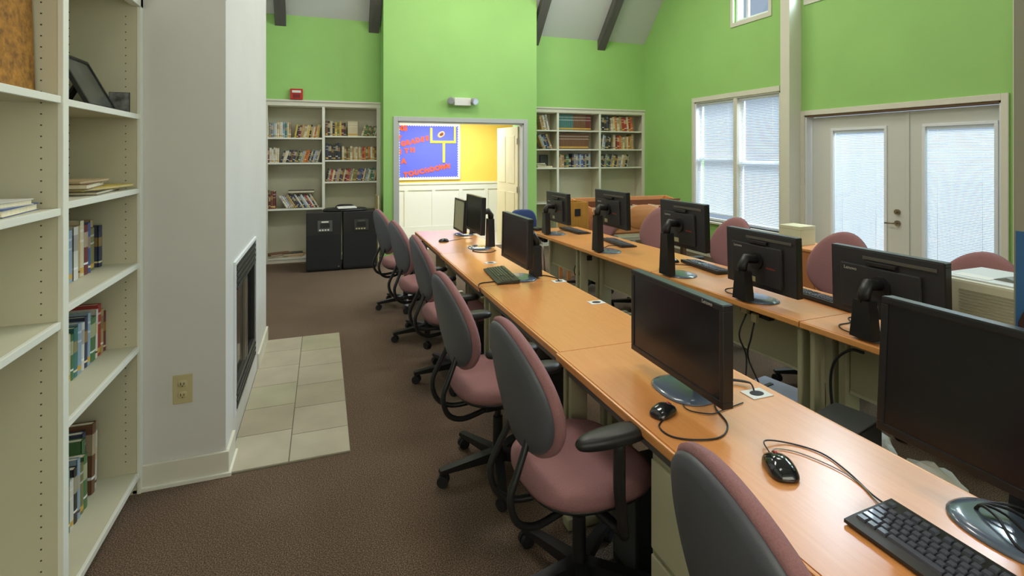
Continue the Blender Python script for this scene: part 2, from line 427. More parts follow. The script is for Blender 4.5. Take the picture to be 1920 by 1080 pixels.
f_ = MB(); f_.box(-.02, .006, -hw, hw, hh-.16, hh).box(-.02, .006, -hw, hw, 0, .14).box(-.02, .006, -hw, -hw+.07, .14, hh-.16).box(-.02, .006, hw-.07, hw, .14, hh-.16)
f_.obj('face_frame', firebox_m, ft)
lvm = M('louvre_metal', (70, 70, 70), 0.4, metal=.6)
for i in range(4): B(.006, .014, -hw+.03, hw-.03, hh-.145+i*.035, hh-.13+i*.035, .003).obj('louvre', lvm, ft)
for i in range(3): B(.006, .014, -hw+.03, hw-.03, .02+i*.035, .036+i*.035, .003).obj('louvre', lvm, ft)
B(-.03, -.015, -hw+.07, hw-.07, .14, hh-.16).obj('glass_door', fire_glass, ft)
B(-.014, .0, -.01, .01, .14, hh-.16).box(-.014, .004, .03, .05, .14, hh-.16).obj('door_stile', M('brass_stile', (180, 176, 160), .3, metal=.8), ft)
pt = thing('outlet_plate', 'ivory double power outlet on the white wall beside the near bookcase', 'outlet', (-.64, YN, .455))
B(-.042, .042, -.006, 0, -.07, .07, .003).obj('plate', ivory, pt)
for zz in (-.027, .027):
    o = MB(); o.blob(ell(.02, .017, .6), [(0, .006), (.9, .006), (1, .004), (1, 0), (0, 0)], lambda a, b, d, z=zz: (a, -.004-d, z+b), 20); s_ = o.obj('socket', ivory, pt)
    MB().box(-.009, -.006, -.0112, -.0098, zz-.005, zz+.007).box(.005, .008, -.0112, -.0098, zz-.004, zz+.006).disc((0, -.0105, zz-.011), (0, 1, 0), .0025, .0014, 8).obj('slot', blk, s_)

# ================================================================ bookcases
def near_bookcase():
    x0, x1 = -1.13, XL            # back and front
    t = thing('built_in_bookcase', 'tall white built in bookcase filling the left edge of the photo', 'bookcase', (x1, 2.16, 0))
    L = (-x1, -2.16, 0)
    def P_(name, mb, m): return rel(mb, L).obj(name, m, t)
    P_('back_panel', B(x0-.015, x0, .7, YN, 0, 2.40), shelf_m)
    P_('side_panel', B(x0, x1, YN-.03, YN, 0, 2.40), shelf_m)
    P_('side_panel', B(x0, x1, .7, .73, 0, 2.40), shelf_m)
    P_('divider', B(x0, x1, 2.13, 2.16, 0, 2.40), shelf_m)
    P_('face_stile', B(x1, x1+.016, YN-.035, YN, .0, 2.40, .002), shelf_edge)
    P_('face_stile', B(x1, x1+.016, 2.125, 2.165, .0, 2.40, .002), shelf_edge)
    P_('header', B(x1-.02, x1+.016, .7, YN, 2.29, 2.42, .002), shelf_edge)
    P_('top_panel', B(x0, x1-.02, .7, YN, 2.38, 2.40), shelf_m)
    P_('toe_kick', B(x1-.05, x1-.03, .7, YN, 0, .075), shelf_m)
    for z in (.10, .693, 1.087, 1.437, 1.785):
        s_ = P_('shelf', B(x0, x1-.004, 2.16, YN-.03, z-.022, z), shelf_m)
        rel(B(x1-.004, x1+.010, 2.165, YN-.035, z-.024, z, .002), L).obj('shelf_edge', shelf_edge, s_)
    for z in (.10, 1.046, 1.42, 1.79):
        s_ = P_('shelf', B(x0, x1-.004, .73, 2.13, z-.022, z), shelf_m)
        rel(B(x1-.004, x1+.010, .73, 2.125, z-.024, z, .002), L).obj('shelf_edge', shelf_edge, s_)
    pm = MB()
    for y in (2.13, YN-.03):
        for x in (x1-.045, x0+.05):
            z = .16
            while z < 2.25:
                pm.disc((x, y-.0005, z), (0, 1, 0),   .0026, .0016, 8); z += .0365
    o = P_('peg_holes', pm, M('peg_dark', (60, 56, 40), .9)); tag(o, kind='stuff')
near_bookcase()

def back_bookcase(name, label, x0, x1, cols, shelf_z, top, base):
    t = thing(name, label, 'bookcase', ((x0+x1)/2, YF, 0)); L = (-(x0+x1)/2, -YF, 0)
    def P_(nm, mb, m): return rel(mb, L).obj(nm, m, t)
    yb = YB-.02
    P_('back_panel', B(x0, x1, yb, yb+.015, 0, top), shelf_m)
    P_('side_panel', B(x0, x0+.02, YF, yb, 0, top), shelf_m); P_('side_panel', B(x1-.02, x1, YF, yb, 0, top), shelf_m)
    P_('face_stile', B(x0, x0+.045, YF-.012, YF, 0, top-.085, .003), trim_m); P_('face_stile', B(x1-.06, x1, YF-.012, YF, 0, top-.085, .003), trim_m)
    P_('header', B(x0, x1, YF-.015, YF+.02, top-.085, top, .003), trim_m)
    B_ = B(x0-.01, x1+.01, YF-.03, YF-.015, top-.02, top+.006, .003); P_('cornice', B_, trim_m)
    P_('top_panel', B(x0+.02, x1-.02, YF+.02, yb, top-.10, top-.08), shelf_m)
    P_('base_board', B(x0+.045, x1-.06, YF-.002, YF+.018, 0, base-.022), trim_m)
    xs = [x0+.02]+cols+[x1-.02]
    for c_ in cols:
        P_('divider', B(c_-.018, c_+.018, YF+.002, yb, base, top-.10), shelf_m)
        P_('divider_edge', B(c_-.020, c_+.020, YF-.010, YF+.002, base, top-.085, .002), shelf_edge)
    for i, zs in enumerate(shelf_z):
        a = xs[i]+(.018 if i else 0); b_ = xs[i+1]-(.018 if i < len(cols) else 0)
        for z in [base]+zs:
            s_ = P_('shelf', B(a, b_, YF+.004, yb, z-.022, z), shelf_m)
            rel(B(a+(.002 if i else .025), b_-(.002 if i < len(cols) else .04), YF-.008, YF+.004, z-.024, z, .002), L).obj('shelf_edge', shelf_edge, s_)
    return xs
back_bookcase('built_in_bookcase', 'white built in bookcase behind the two black cabinets at the back left', XL+.03, .843, [.012], [[1.835, 1.467, .793], [1.868, 1.503, 1.178, .75]], 2.385, .075)
back_bookcase('built_in_bookcase', 'white three column bookcase at the back right corner by the green wall', 3.29, XR, [3.86, 4.69], [[2.01, 1.68, 1.355, .75], [2.01, 1.68, 1.355, .75], [2.01, 1.68, 1.355, .75]], 2.40, .075)

# ---- books
book_cover = MB()      # unit book: width x (0..1 thickness), depth y (0 spine front..1), height z 0..1
def book_mesh(w_, d, h, cn, k):
    m = MB(); t = .0025
    m.m = 0
    m.box(0, t, 0, d, 0, h); m.box(w_-t, w_, 0, d, 0, h)
    # rounded spine
    m.prism([(0, 0), (w_*.25, -.003), (w_*.5, -.004), (w_*.75, -.003), (w_, 0), (w_, .003), (0, .003)], 0, h, lambda p, q, t_: (p, q, t_))
    m.m = 1
    m.box(t, w_-t, .003, d-.004, .003, h-.004)
    return m
ORD = ['first', 'second', 'third', 'fourth', 'fifth', 'sixth', 'seventh', 'eighth', 'ninth', 'tenth', 'eleventh', 'twelfth']
def ordn(i):
    if i < 12: return ORD[i]
    n = i+1; s_ = 'th' if 10 <= n % 100 <= 20 else {1: 'st', 2: 'nd', 3: 'rd'}.get(n % 10, 'th')
    return '%d%s' % (n, s_)
NB = [0]
def shelf_books(x0, x1, y, z, hmin, hmax, tmin, tmax, pal, where, group, lean=0.0, depth=(.13, .17), axis='x', rnd=None, leanf=None):
    """books from x0 to x1 on a back bookcase shelf, spines facing -Y"""
    r = rnd or random; x = x0; i = 0; out = []
    while True:
        t = r.uniform(tmin, tmax); h = r.uniform(hmin, hmax); d = r.uniform(*depth)
        ln = leanf(i) if leanf else lean
        foot = t/math.cos(ln)
        if x+foot > x1: break
        cn = r.choice(pal)
        m = book_mesh(t, d, h, cn, NB[0])
        o = m.obj('book', [bookmat(cn, NB[0] % 3), pages_m])
        if ln > 0: o.location = (x, y, z+.0005); 
        else: o.location = (x, y, z+.0005)
        # lean to the right (positive): rotate about lower right edge; to the left: about lower left edge
        if ln > 0: o.location = (x, y, z+math.sin(ln)*t+.0005); o.rotation_euler = (0, ln, 0)
        elif ln < 0: o.location = (x, y, z+.0005); o.rotation_euler = (0, ln, 0)
        tag(o, '%s %s book, %s from left %s' % ('thick' if t > .034 else 'thin' if t < .022 else 'medium', cn, ordn(i), where), 'book', group)
        NB[0] += 1; x += foot+.0008; i += 1
        out.append(o)
    return out
mixed = ['cream', 'white', 'tan', 'brown', 'maroon', 'red', 'green', 'teal', 'navy', 'grey', 'black', 'pale blue', 'cream', 'white', 'blue', 'olive']
warm = ['cream', 'tan', 'brown', 'maroon', 'red', 'orange', 'cream', 'white', 'black', 'yellow', 'olive']
cool = ['white', 'grey', 'pale blue', 'teal', 'cream', 'navy', 'white', 'grey']
rd = random.Random(3)
yl = YF+.05
A0 = XL+.03+.03
shelf_books(A0, -.42, yl, 1.835, .20, .235, .020, .034, cool+['tan', 'cream', 'brown'], 'on top left shelf, back left bookcase', 'books on the top left shelf, back left bookcase', rnd=rd)
shelf_books(-.40, -.03, yl, 1.835, .165, .20, .018, .03, warm, 'of the leaning ones, top left shelf, back left bookcase', 'books on the top left shelf, back left bookcase', lean=.18, rnd=rd)
shelf_books(A0, -.60, yl, 1.467, .20, .24, .020, .03, ['cream', 'maroon', 'white', 'purple'], 'on second left shelf, back left bookcase', 'books on the second left shelf, back left bookcase', rnd=rd)
shelf_books(-.585, -.05, yl, 1.467, .165, .20, .018, .03, cool+warm, 'of leaning row, second left shelf, back left bookcase', 'books on the second left shelf, back left bookcase', lean=.28, rnd=rd)
shelf_books(A0, -.64, yl, .793, .20, .30, .02, .032, ['maroon', 'brown', 'red'], 'upright, lower left shelf, back left bookcase', 'books on the lower left shelf, back left bookcase', rnd=rd)
shelf_books(-.50, -.03, yl, .793, .20, .235, .018, .028, ['tan', 'black', 'white', 'red', 'cream', 'navy', 'white', 'brown', 'pale blue'], 'of slumped row, lower left shelf, back left bookcase', 'books on the lower left shelf, back left bookcase', lean=-.55, rnd=rd)
R0 = .04
shelf_books(R0, .36, yl, 1.868, .19, .235, .022, .036, ['black', 'cream', 'yellow', 'brown', 'maroon', 'olive'], 'on the top right shelf, back left bookcase', 'books on the top right shelf, back left bookcase', rnd=rd)
shelf_books(.36, .545, yl, 1.868, .215, .225, .14, .15, ['cream'], 'facing out, top right shelf, back left bookcase', 'books on the top right shelf, back left bookcase', rnd=rd)
shelf_books(.555, .78, yl, 1.868, .14, .18, .018, .03, ['black', 'green', 'cream', 'navy', 'brown'], 'of leaning ones, top right shelf, back left bookcase', 'books on the top right shelf, back left bookcase', lean=.3, rnd=rd)
shelf_books(R0, .27, yl, 1.503, .21, .27, .024, .045, ['blue', 'black', 'white', 'green', 'navy'], 'on the second right shelf, back left bookcase', 'books on the second right shelf, back left bookcase', rnd=rd)
shelf_books(.275, .79, yl, 1.503, .185, .215, .02, .036, warm, 'of warm row, second right shelf, back left bookcase', 'books on the second right shelf, back left bookcase', rnd=rd)
shelf_books(R0, .77, yl, 1.178, .17, .20, .018, .034, mixed, 'on the third right shelf, back left bookcase', 'books on the third right shelf, back left bookcase', lean=.2, rnd=rd)
# back right bookcase
c1, c2, c3 = (3.45, 3.83), (3.89, 4.65), (4.72, 5.56)
gr = 'right bookcase'
shelf_books(3.58, 3.75, yl, 2.01, .25, .28, .022, .034, ['black', 'tan', 'white', 'tan', 'grey'], 'leaning on top left shelf, '+gr, 'books on the top left shelf, '+gr, lean=-.22, rnd=rd)
shelf_books(3.60, 3.80, yl, 1.68, .24, .28, .024, .036, ['black', 'cream', 'grey', 'tan', 'pale blue', 'blue'], 'leaning on second left shelf, '+gr, 'books on the second left shelf, '+gr, lean=-.4, rnd=rd)
def setbooks(x0, n, t, z, h, cols, where, group, lean=0.0):
    me = book_mesh(t, .17, h, cols, 1).mesh('book', [bookmat(cols, 1), pages_m])
    for i in range(n):
        o = bpy.data.objects.new('book', me); C.objects.link(o)
        o.location = (x0+i*(t/math.cos(lean)+.001), yl, z+abs(math.sin(lean))*t+.0005); o.rotation_euler = (0, lean, 0)
        tag(o, '%s set volume, %s from left %s' % (cols, ordn(i), where), 'book', group)
setbooks(3.895, 7, .040, 2.01, .285, 'teal', 'on the top middle shelf, '+gr, 'matching volumes on the top middle shelf, '+gr)
setbooks(3.895+7*.041, 6, .040, 2.01, .285, 'brown', 'of right half, top middle shelf, '+gr, 'matching volumes on the top middle shelf, '+gr)
setbooks(3.895+13*.041, 3, .036, 2.01, .285, 'maroon', 'at right end, top middle shelf, '+gr, 'matching volumes on the top middle shelf, '+gr)
setbooks(3.90, 15, .038, 1.68, .275, 'brown', 'on the second middle shelf, '+gr, 'matching volumes on the second middle shelf, '+gr, lean=.07)
shelf_books(3.89, 4.16, yl, 1.355, .17, .25, .03, .05, ['green', 'cream', 'tan', 'black'], 'on third middle shelf, '+gr, 'books on the third middle shelf, '+gr, rnd=rd)
shelf_books(4.165, 4.56, yl, 1.355, .21, .245, .028, .042, ['navy', 'pale blue', 'grey', 'navy', 'blue', 'black'], 'of blue ones, third middle shelf, '+gr, 'books on the third middle shelf, '+gr, rnd=rd)
shelf_books(4.72, 4.90, yl, 2.01, .27, .29, .03, .05, ['navy', 'teal', 'black'], 'on the top right shelf, '+gr, 'books on the top right shelf, '+gr, rnd=rd)
shelf_books(4.96, 5.44, yl, 2.01, .24, .27, .035, .055, ['red', 'tan', 'orange', 'cream', 'tan', 'cream'], 'of tilted ones, top right shelf, '+gr, 'books on the top right shelf, '+gr, lean=-.10, rnd=rd)
shelf_books(4.72, 4.96, yl, 1.68, .24, .27, .03, .04, ['white', 'black', 'pale blue', 'navy'], 'leaning on second right shelf, '+gr, 'books on the second right shelf, '+gr, lean=.12, rnd=rd)
shelf_books(5.0, 5.45, yl, 1.68, .22, .28, .03, .045, ['orange', 'cream', 'tan', 'red', 'maroon', 'cream'], 'of upright row, second right shelf, '+gr, 'books on the second right shelf, '+gr, rnd=rd)
shelf_books(4.72, 5.32, yl, 1.355, .20, .235, .03, .05, ['grey', 'teal', 'green', 'white', 'black', 'yellow', 'tan', 'navy'], 'of leaning row, third right shelf, '+gr, 'books on the third right shelf, '+gr, lean=.2, rnd=rd)

# near bookcase books : spines face +X, rows run along Y
def near_books(y0, z, specs, where, group, xf=-.945, hs=.82, ts=1.0):
    """spec (thickness, depth, height, colour, lean, xoffset)"""
    y = y0
    for i, (t, d, h, cn, ln, xo) in enumerate(specs):
        h *= hs; d = min(d, .175); xo *= .5; t *= ts
        m = book_mesh(t, d, h, cn, i); m.v = [(-q, p, r) for p, q, r in m.v]      # depth to -X, thickness along Y
        o = MB(); o.v, o.f, o.sm, o.mi = m.v, m.f, m.sm, m.mi
        c = MB(); p_ = MB()
        for f, s_, mi in zip(m.f, m.sm, m.mi):
            (c if mi == 0 else p_).f.append(f); (c if mi == 0 else p_).sm.append(s_); (c if mi == 0 else p_).mi.append(0)
        for q in (c, p_):
            used = sorted({i_ for f in q.f for i_ in f}); mp = {a: b for b, a in enumerate(used)}
            q.v = [m.v[a] for a in used]; q.f = [tuple(mp[a] for a in f) for f in q.f]
        bo = c.obj('book', bookmat(cn, i % 3)); p_.obj('pages', pages_m, bo)
        bo.location = (xf+xo, y, z+abs(math.sin(ln))*t+.001 if ln < 0 else z+.001); bo.rotation_euler = (-ln, 0, 0)
        if ln > 0: bo.rotation_euler = (-ln, 0, 0); bo.location.z = z+.001+math.sin(ln)*t
        elif ln < 0: bo.location.z = z+.001; 
        tag(bo, '%s book, %s from the divider %s' % (cn, ordn(i), where), 'book', group)
        y += t/math.cos(ln)+.001
near_books(2.49, 1.087, [(.03, .16, .26, 'maroon', 0, 0), (.028, .16, .24, 'pale blue', 0, .0), (.03, .17, .25, 'white', 0, .01), (.022, .17, .25, 'tan', 0, 0), (.026, .17, .27, 'cream', 0, 0), (.03, .17, .245, 'maroon', 0, 0), (.016, .16, .25, 'blue', 0, 0),
                         (.05, .19, .215, 'olive', 0, -.02), (.022, .2, .25, 'tan', 0, -.05), (.03, .14, .215, 'navy', 0, -.01), (.012, .16, .2, 'white', 0, -.03)], 'on the third shelf of the near bookcase', 'books on the third shelf of the near bookcase', ts=1.38, hs=.86)
near_books(2.50, .693, [(.02, .2, .24, 'olive', 0, 0), (.024, .2, .25, 'cream', 0, 0), (.02, .2, .24, 'green', 0, 0), (.03, .2, .26, 'teal', .03, 0), (.028, .2, .27, 'pale blue', .03, 0), (.02, .2, .26, 'white', .03, 0), (.026, .2, .28, 'navy', .03, 0),
                        (.02, .2, .29, 'pale blue', .03, 0), (.045, .19, .25, 'green', .04, 0), (.015, .2, .28, 'white', .04, 0), (.03, .2, .30, 'red', .03, 0), (.022, .19, .26, 'tan', .03, 0), (.024, .18, .24, 'maroon', .02, 0), (.035, .2, .30, 'orange', .02, -.05)],
           'on the fourth shelf of the near bookcase', 'books on the fourth shelf of the near bookcase', ts=1.25, hs=.76)
near_books(2.44, .10, [(.02, .2, .28, 'grey', 0, 0), (.03, .2, .27, 'tan', 0, 0), (.022, .2, .31, 'cream', 0, 0), (.026, .2, .34, 'teal', 0, 0), (.03, .2, .26, 'white', 0, 0), (.03, .2, .30, 'black', 0, 0), (.022, .2, .33, 'pale blue', 0, 0), (.03, .2, .28, 'olive', 0, 0),
                       (.034, .2, .30, 'green', 0, 0), (.03, .22, .37, 'green', 0, -.04), (.03, .22, .39, 'navy', 0, -.06), (.034, .2, .41, 'brown', .05, -.02), (.03, .14, .34, 'white', .05, -.03)], 'on the bottom shelf of the near bookcase', 'books on the bottom shelf of the near bookcase', hs=.74, ts=1.1)
# lying things on near bookcase
def flat_book(x, y, z, sx, sy, t, cn, rz, label, tilt=0.0):
    c = MB(); c.box(-sx/2, sx/2, -sy/2, sy/2, 0, .003).box(-sx/2, sx/2, -sy/2, sy/2, t-.003, t).box(-sx/2, -sx/2+.003, -sy/2, sy/2, .003, t-.003)
    o = c.obj('book', bookmat(cn, 0), None, (x, y, z), rz); B(-sx/2+.003, sx/2-.004, -sy/2+.004, sy/2-.004, .003, t-.003).obj('pages', pages_m, o)
    o.rotation_euler = (tilt, 0, rz)
    return tag(o, label, 'book')
flat_book(-0.95, 2.62, 1.438, .22, .34, .014, 'black', .1, 'thin dark book lying flat at the bottom of the stack under the framed picture shelf')
flat_book(-0.95, 2.66, 1.4525, .22, .40, .011, 'yellow', -.15, 'thin yellow edged book lying on the dark one in the near bookcase')
flat_book(-0.96, 2.55, 1.464, .2, .30, .02, 'brown', .15, 'brown illustrated book lying on the yellow edged one in the near bookcase')
flat_book(-0.96, 2.56, 1.4845, .2, .29, .01, 'tan', .0, 'thin tan book on top of the lying stack in the near bookcase')
flat_book(-.93, 1.96, 1.421, .17, .26, .022, 'blue', .1, 'blue book lying flat on the left shelf of the near bookcase')
flat_book(-.93, 1.92, 1.4435, .16, .22, .018, 'white', -.1, 'white book lying on the blue one on the left shelf')
# framed picture leaning, with easel
ft2 = thing('picture_frame', 'black framed picture leaning back on the top shelf of the near bookcase', 'picture', (-.885, 2.715, 1.787), 0)
w2, h2 = .145, .245
def rot(mb, Mx): mb.v = [tuple(Mx @ Vector(p)) for p in mb.v]; return mb
Rf = Matrix.Translation((0, 0, .004)) @ Matrix.Rotation(math.radians(-27), 4, 'Y')
fm = MB(); fm.box(-.012, .004, -w2, w2, 0, .014).box(-.012, .004, -w2, w2, h2-.014, h2).box(-.012, .004, -w2, -w2+.014, .014, h2-.014).box(-.012, .004, w2-.014, w2, .014, h2-.014)
rot(fm, Rf).obj('frame', blk, ft2); rot(B(-.010, 0, -w2+.014, w2-.014, .014, h2-.014), Rf).obj('print', print_m, ft2)
MB().prism([(-.076, .13), (-.088, .128), (-.155, .0), (-.143, .0)], -.025, .025, lambda p, q, t: (p, t, q)).obj('easel_leg', blk_m, ft2)
pp = thing('photo_print', 'small black and white photo standing beside the black picture frame', 'photo', (-.885, 2.895, 1.786), 0)
B(-.04, .04, -.001, .003, 0, .098).obj('backing', blk_m, pp); B(-.038, .038, -.002, -.001, .002, .096).obj('photo_face', photo_m, pp)
cb = tag(B(-.012, .012, -.40, .40, 0, .46, .003).obj('cork_board', cork, None, (-.885, 1.715, 1.795)), 'golden brown cork panel standing on the top left shelf of the near bookcase', 'board')
cb.rotation_euler = (0, -.03, 0)

# ================================================================ window, doors in the right wall
def slat_mesh(length, width, tiltdeg):
    m = MB(); a = math.radians(tiltdeg); n = 3; vs = []
    for y in (-length/2, length/2):
        for i in range(n+1):
            u = (i/n-.5)*width; hgt = .0018*(1-(2*i/n-1)**2)
            vs.append((u*math.cos(a)-hgt*math.sin(a), y, u*math.sin(a)+hgt*math.cos(a)))
    m.add(vs, [(i, i+1, n+2+i, n+1+i) for i in range(n)], True)
    return m.mesh('slat', slat_m)
def blind(label, x, yc, z0, z1, wd, pitch, width, tilt, group, bottom_tilt=0):
    t = thing('window_blind', label, 'blind', (x, yc, z0), 0, group)
    B(-.014, .014, -wd/2, wd/2, z1-z0-.028, z1-z0, .002).obj('head_rail', sash_m, t)
    B(-.008, .008, -wd/2, wd/2, 0, .014, .002).obj('bottom_rail', sash_m, t)
    me = slat_mesh(wd-.006, width, tilt); z = .014+pitch*.8
    while z < z1-z0-.034:
        inst('slat', me, t, (0, 0, z)); z += pitch
    cd = MB()
    for y in (-wd*.33, wd*.33): cd.tube([(-width*.5, y, .01), (-width*.5, y, z1-z0-.02)], .0011, 5)
    cd.obj('ladder_cord', sash_m, t)
    return t
wn = struct(thing('window_1', 'tall white double window with blinds', 'window', (XR, (WY0+WY1)/2, WZ0))); del wn['category']; del wn['label']
Lw = (-XR, -(WY0+WY1)/2, -WZ0)
def PW(name, mb, m, par=None): return rel(mb, Lw).obj(name, m, par or wn)
tw = .06
for seg in ((XR-.02, XR, WY0-.0, WY1+tw, WZ1, WZ1+.07), (XR-.02, XR, WY1, WY1+tw, WZ0-.03, WZ1)):
    PW('casing', B(*seg, c=.004), trim_m)
PW('sill', B(XR-.05, XR+.1, WY0-.02, WY1+.08, WZ0-.03, WZ0, .004), trim_m)
ym = 6.03
PW('mullion', B(XR-.004, XR+.12, ym-.035, ym+.035, WZ0, WZ1, .004), trim_m)
PW('jamb', B(XR, XR+.12, WY0, WY0+.02, WZ0, WZ1), trim_m); PW('jamb', B(XR, XR+.12, WY1-.02, WY1, WZ0, WZ1), sash_m)
PW('head_jamb', B(XR, XR+.12, WY0, WY1, WZ1-.02, WZ1), trim_m)
for (a, b_, zm) in ((ym+.035, WY1-.02, 1.52), (WY0+.02, ym-.035, 1.47)):
    for (z0, z1, xx) in ((WZ0, zm+.02, XR+.07), (zm-.02, WZ1-.02, XR+.095)):
        s_ = PW('sash', B(xx, xx+.025, a, a+.035, z0, z1).box(xx, xx+.025, b_-.035, b_, z0, z1).box(xx, xx+.025, a+.035, b_-.035, z0, z0+.04).box(xx, xx+.025, a+.035, b_-.035, z1-.04, z1), sash_m)
        rel(B(xx+.010, xx+.014, a+.035, b_-.035, z0+.04, z1-.04), Lw).obj('pane', glass_m, s_)
bg_ = 'blinds of the tall double window'
blind('white mini blind in the far half of the tall double window', XR+.045, (ym+WY1+.015)/2, WZ0+.11, WZ1-.025, WY1-ym-.07, .0225, .024, 28, bg_)
blind('white mini blind in the near half of the tall double window, beside the post', XR+.045, (ym+WY0-.015)/2, WZ0+.03, WZ1-.025, ym-WY0-.07, .0225, .024, 18, bg_)
# clerestories
for i, (a, b_) in enumerate(cler):
    cw = bpy.data.objects.new('window_%d' % (i+2), None); C.objects.link(cw); cw.location = (XR, (a+b_)/2, 3.5); struct(cw)
    L = (-XR, -(a+b_)/2, -3.5)
    rel(MB().box(XR-.015, XR, a-.05, b_+.05, 3.44, 3.5).box(XR-.015, XR, a-.05, a, 3.5, 4.6).box(XR-.015, XR, b_, b_+.05, 3.5, 4.6), L).obj('casing', trim_m, cw)
    rel(MB().box(XR+.04, XR+.07, a, b_, 3.5, 3.54).box(XR+.04, XR+.07, a, a+.04, 3.54, 4.6).box(XR+.04, XR+.07, b_-.04, b_, 3.54, 4.6).box(XR+.04, XR+.07, b_-.24, b_-.20, 3.54, 4.6), L).obj('sash', sash_m, cw)
    rel(B(XR+.05, XR+.055, a+.04, b_-.04, 3.54, 4.6), L).obj('pane', glass_m, cw)
# double door
dr = bpy.data.objects.new('door_1', None); C.objects.link(dr); dr.location = (XR, 3.86, 0); struct(dr)
Ld = (-XR, -3.86, 0)
def PD(name, mb, m, par=None): return rel(mb, Ld).obj(name, m, par or dr)
PD('casing', B(XR-.02, XR, DY1, DY1+.055, 0, DZ1+.06, .004), trim_m); PD('casing', B(XR-.02, XR, DY0-.055, DY0, 0, DZ1+.06, .004), trim_m)
PD('casing', B(XR-.02, XR, DY0, DY1, DZ1, DZ1+.06, .004), trim_m)
PD('jamb', B(XR, XR+.14, DY1-.02, DY1, 0, DZ1), sash_m); PD('jamb', B(XR, XR+.14, DY0, DY0+.02, 0, DZ1), sash_m)
PD('head_jamb', B(XR, XR+.14, DY0, DY1, DZ1-.02, DZ1), M('stained_wood', (120, 92, 62), .6))
xd = XR+.08; ymid = 3.70
gls = [((ymid+.01, DY1-.04), (3.99, 4.57)), ((DY0+.03, ymid-.01), (2.98, 3.57))]
gls = [((ymid+.012, DY1-.03), (3.94, 4.54)), ((DY0+.03, ymid-.012), (2.955, 3.53))]
for i, ((a, b_), (ga, gb)) in enumerate(gls):
    gz0, gz1 = .38, 1.87
    lf = PD('door_leaf', MB().box(xd, xd+.04, a, ga, .01, 2.04).box(xd, xd+.04, gb, b_, .01, 2.04).box(xd, xd+.04, ga, gb, gz1, 2.04).box(xd, xd+.04, ga, gb, .01, gz0), door_m)
    lf_fr = rel(MB().box(xd-.012, xd, ga-.03, gb+.03, gz1, gz1+.03, .003).box(xd-.012, xd, ga-.03, ga, gz0, gz1, .003).box(xd-.012, xd, gb, gb+.03, gz0, gz1, .003).box(xd-.012, xd, ga-.03, gb+.03, gz0-.03, gz0, .003), Ld).obj('glass_frame', sash_m, lf)
    rel(B(xd+.004, xd+.008, ga, gb, gz0, gz1), Ld).obj('pane', glass_m, lf)
    blind('white blind between the glass of the %s patio door leaf' % ('far left' if i == 0 else 'near right'), xd+.02, (ga+gb)/2, gz0+.002, gz1-.002, gb-ga-.004, .0155, .016, 42, 'blinds of the patio doors')
PD('astragal', B(xd-.012, xd, ymid-.02, ymid+.02, .01, 2.04, .003), door_m)
PD('deadbolt', MB().disc((xd-.012, 3.80, .985), (1, 0, 0), .028, .022, 20).disc((xd-.03, 3.80, .985), (1, 0, 0), .014, .02, 14), brass)
PD('lever_handle', MB().disc((xd-.008, 3.80, .865), (1, 0, 0), .03, .014, 20).tube([(xd-.01, 3.80, .865), (xd-.055, 3.80, .865), (xd-.06, 3.83, .865), (xd-.058, 3.90, .86)], .009, 8), brass)
# doorway leaf, open into the far room (door_2)
d2 = bpy.data.objects.new('door_2', None); C.objects.link(d2); d2.location = (3.04, YM+.17, 0); d2.rotation_euler = (0, 0, math.radians(94)); struct(d2)
dm2 = M('cream_door', (226, 216, 178), .5)
MB().box(0, .88, -.02, .02, .01, 2.05).obj('door_leaf', dm2, d2)
for z0, z1 in ((.2, .95), (1.1, 1.9)):
    for xa in (.12, .5):
        B(xa, xa+.28, .02, .026, z0, z1, .004).obj('panel', dm2, d2)
for z in (.3, 1.0, 1.8): MB().cyl(-.005, .03, z-.05, z+.05, .009, n=10).obj('hinge', chrome, d2)

# ---- wall fittings
al = thing('fire_alarm', 'red fire alarm strobe above the back left bookcase', 'alarm', (-.36, YF, 2.46))
B(-.085, .085, -.05, 0, -.065, .09, .006).obj('housing', red_m, al); B(-.06, .06, -.058, -.05, .03, .065, .003).obj('strobe_lens', white_p, al)
B(-.05, .05, -.053, -.05, -.045, .01, .002).obj('sounder_grille', M('dark_red', (120, 20, 16), .5), al)
el_ = thing('emergency_light', 'white emergency light with two lamp heads above the doorway', 'light', (2.03, YM, 2.40))
B(-.13, .13, -.07, 0, -.06, .06, .01).obj('housing', white_p, el_)
for sx in (-1, 1):
    hd = MB().disc((sx*.185, -.07, .01), (sx*.35, -1, -.25), .055, .06, 20).obj('lamp_head', M('lamp_grey', (160, 160, 156), .4), el_)
    MB().disc((sx*.195, -.101, .002), (sx*.35, -1, -.25), .047, .008, 20).obj('lamp_lens', M('lens', (210, 214, 218), .1, metal=.6), hd)
# ---- bulletin board in the far room
bb = thing('bulletin_board', 'blue bulletin board with football goal post on the yellow far room wall', 'board', (1.98, FY-.003, 1.64))
bw, bh = .63, .555
B(-bw, bw, -.02, 0, -bh, bh).obj('backing', M('board_blue', (96, 106, 232), .8), bb)
fr_ = MB()
nsc = 26
for side in range(4):
    if side < 2:
        zc = (bh-.02) if side == 0 else -(bh-.02)
        fr_.box(-bw, bw, -.024, -.02, min(zc-.022, zc+.022), max(zc-.022, zc+.022))
        for i in range(nsc): fr_.disc((-bw+.03+i*(2*bw-.06)/(nsc-1), -.0222, zc-math.copysign(.022, zc)), (0, 1, 0), .016, .0044, 8)
    else:
        xc = (bw-.02) if side == 2 else -(bw-.02)
        fr_.box(xc-.022, xc+.022, -.0242, -.0202, -bh, bh)
        for i in range(22): fr_.disc((xc-math.copysign(.022, xc), -.0224, -bh+.03+i*(2*bh-.06)/21), (0, 1, 0), .016, .0044, 8)
fr_.obj('scalloped_border', paper_m, bb)
gp = M('goal_yellow', (250, 232, 60), .6)
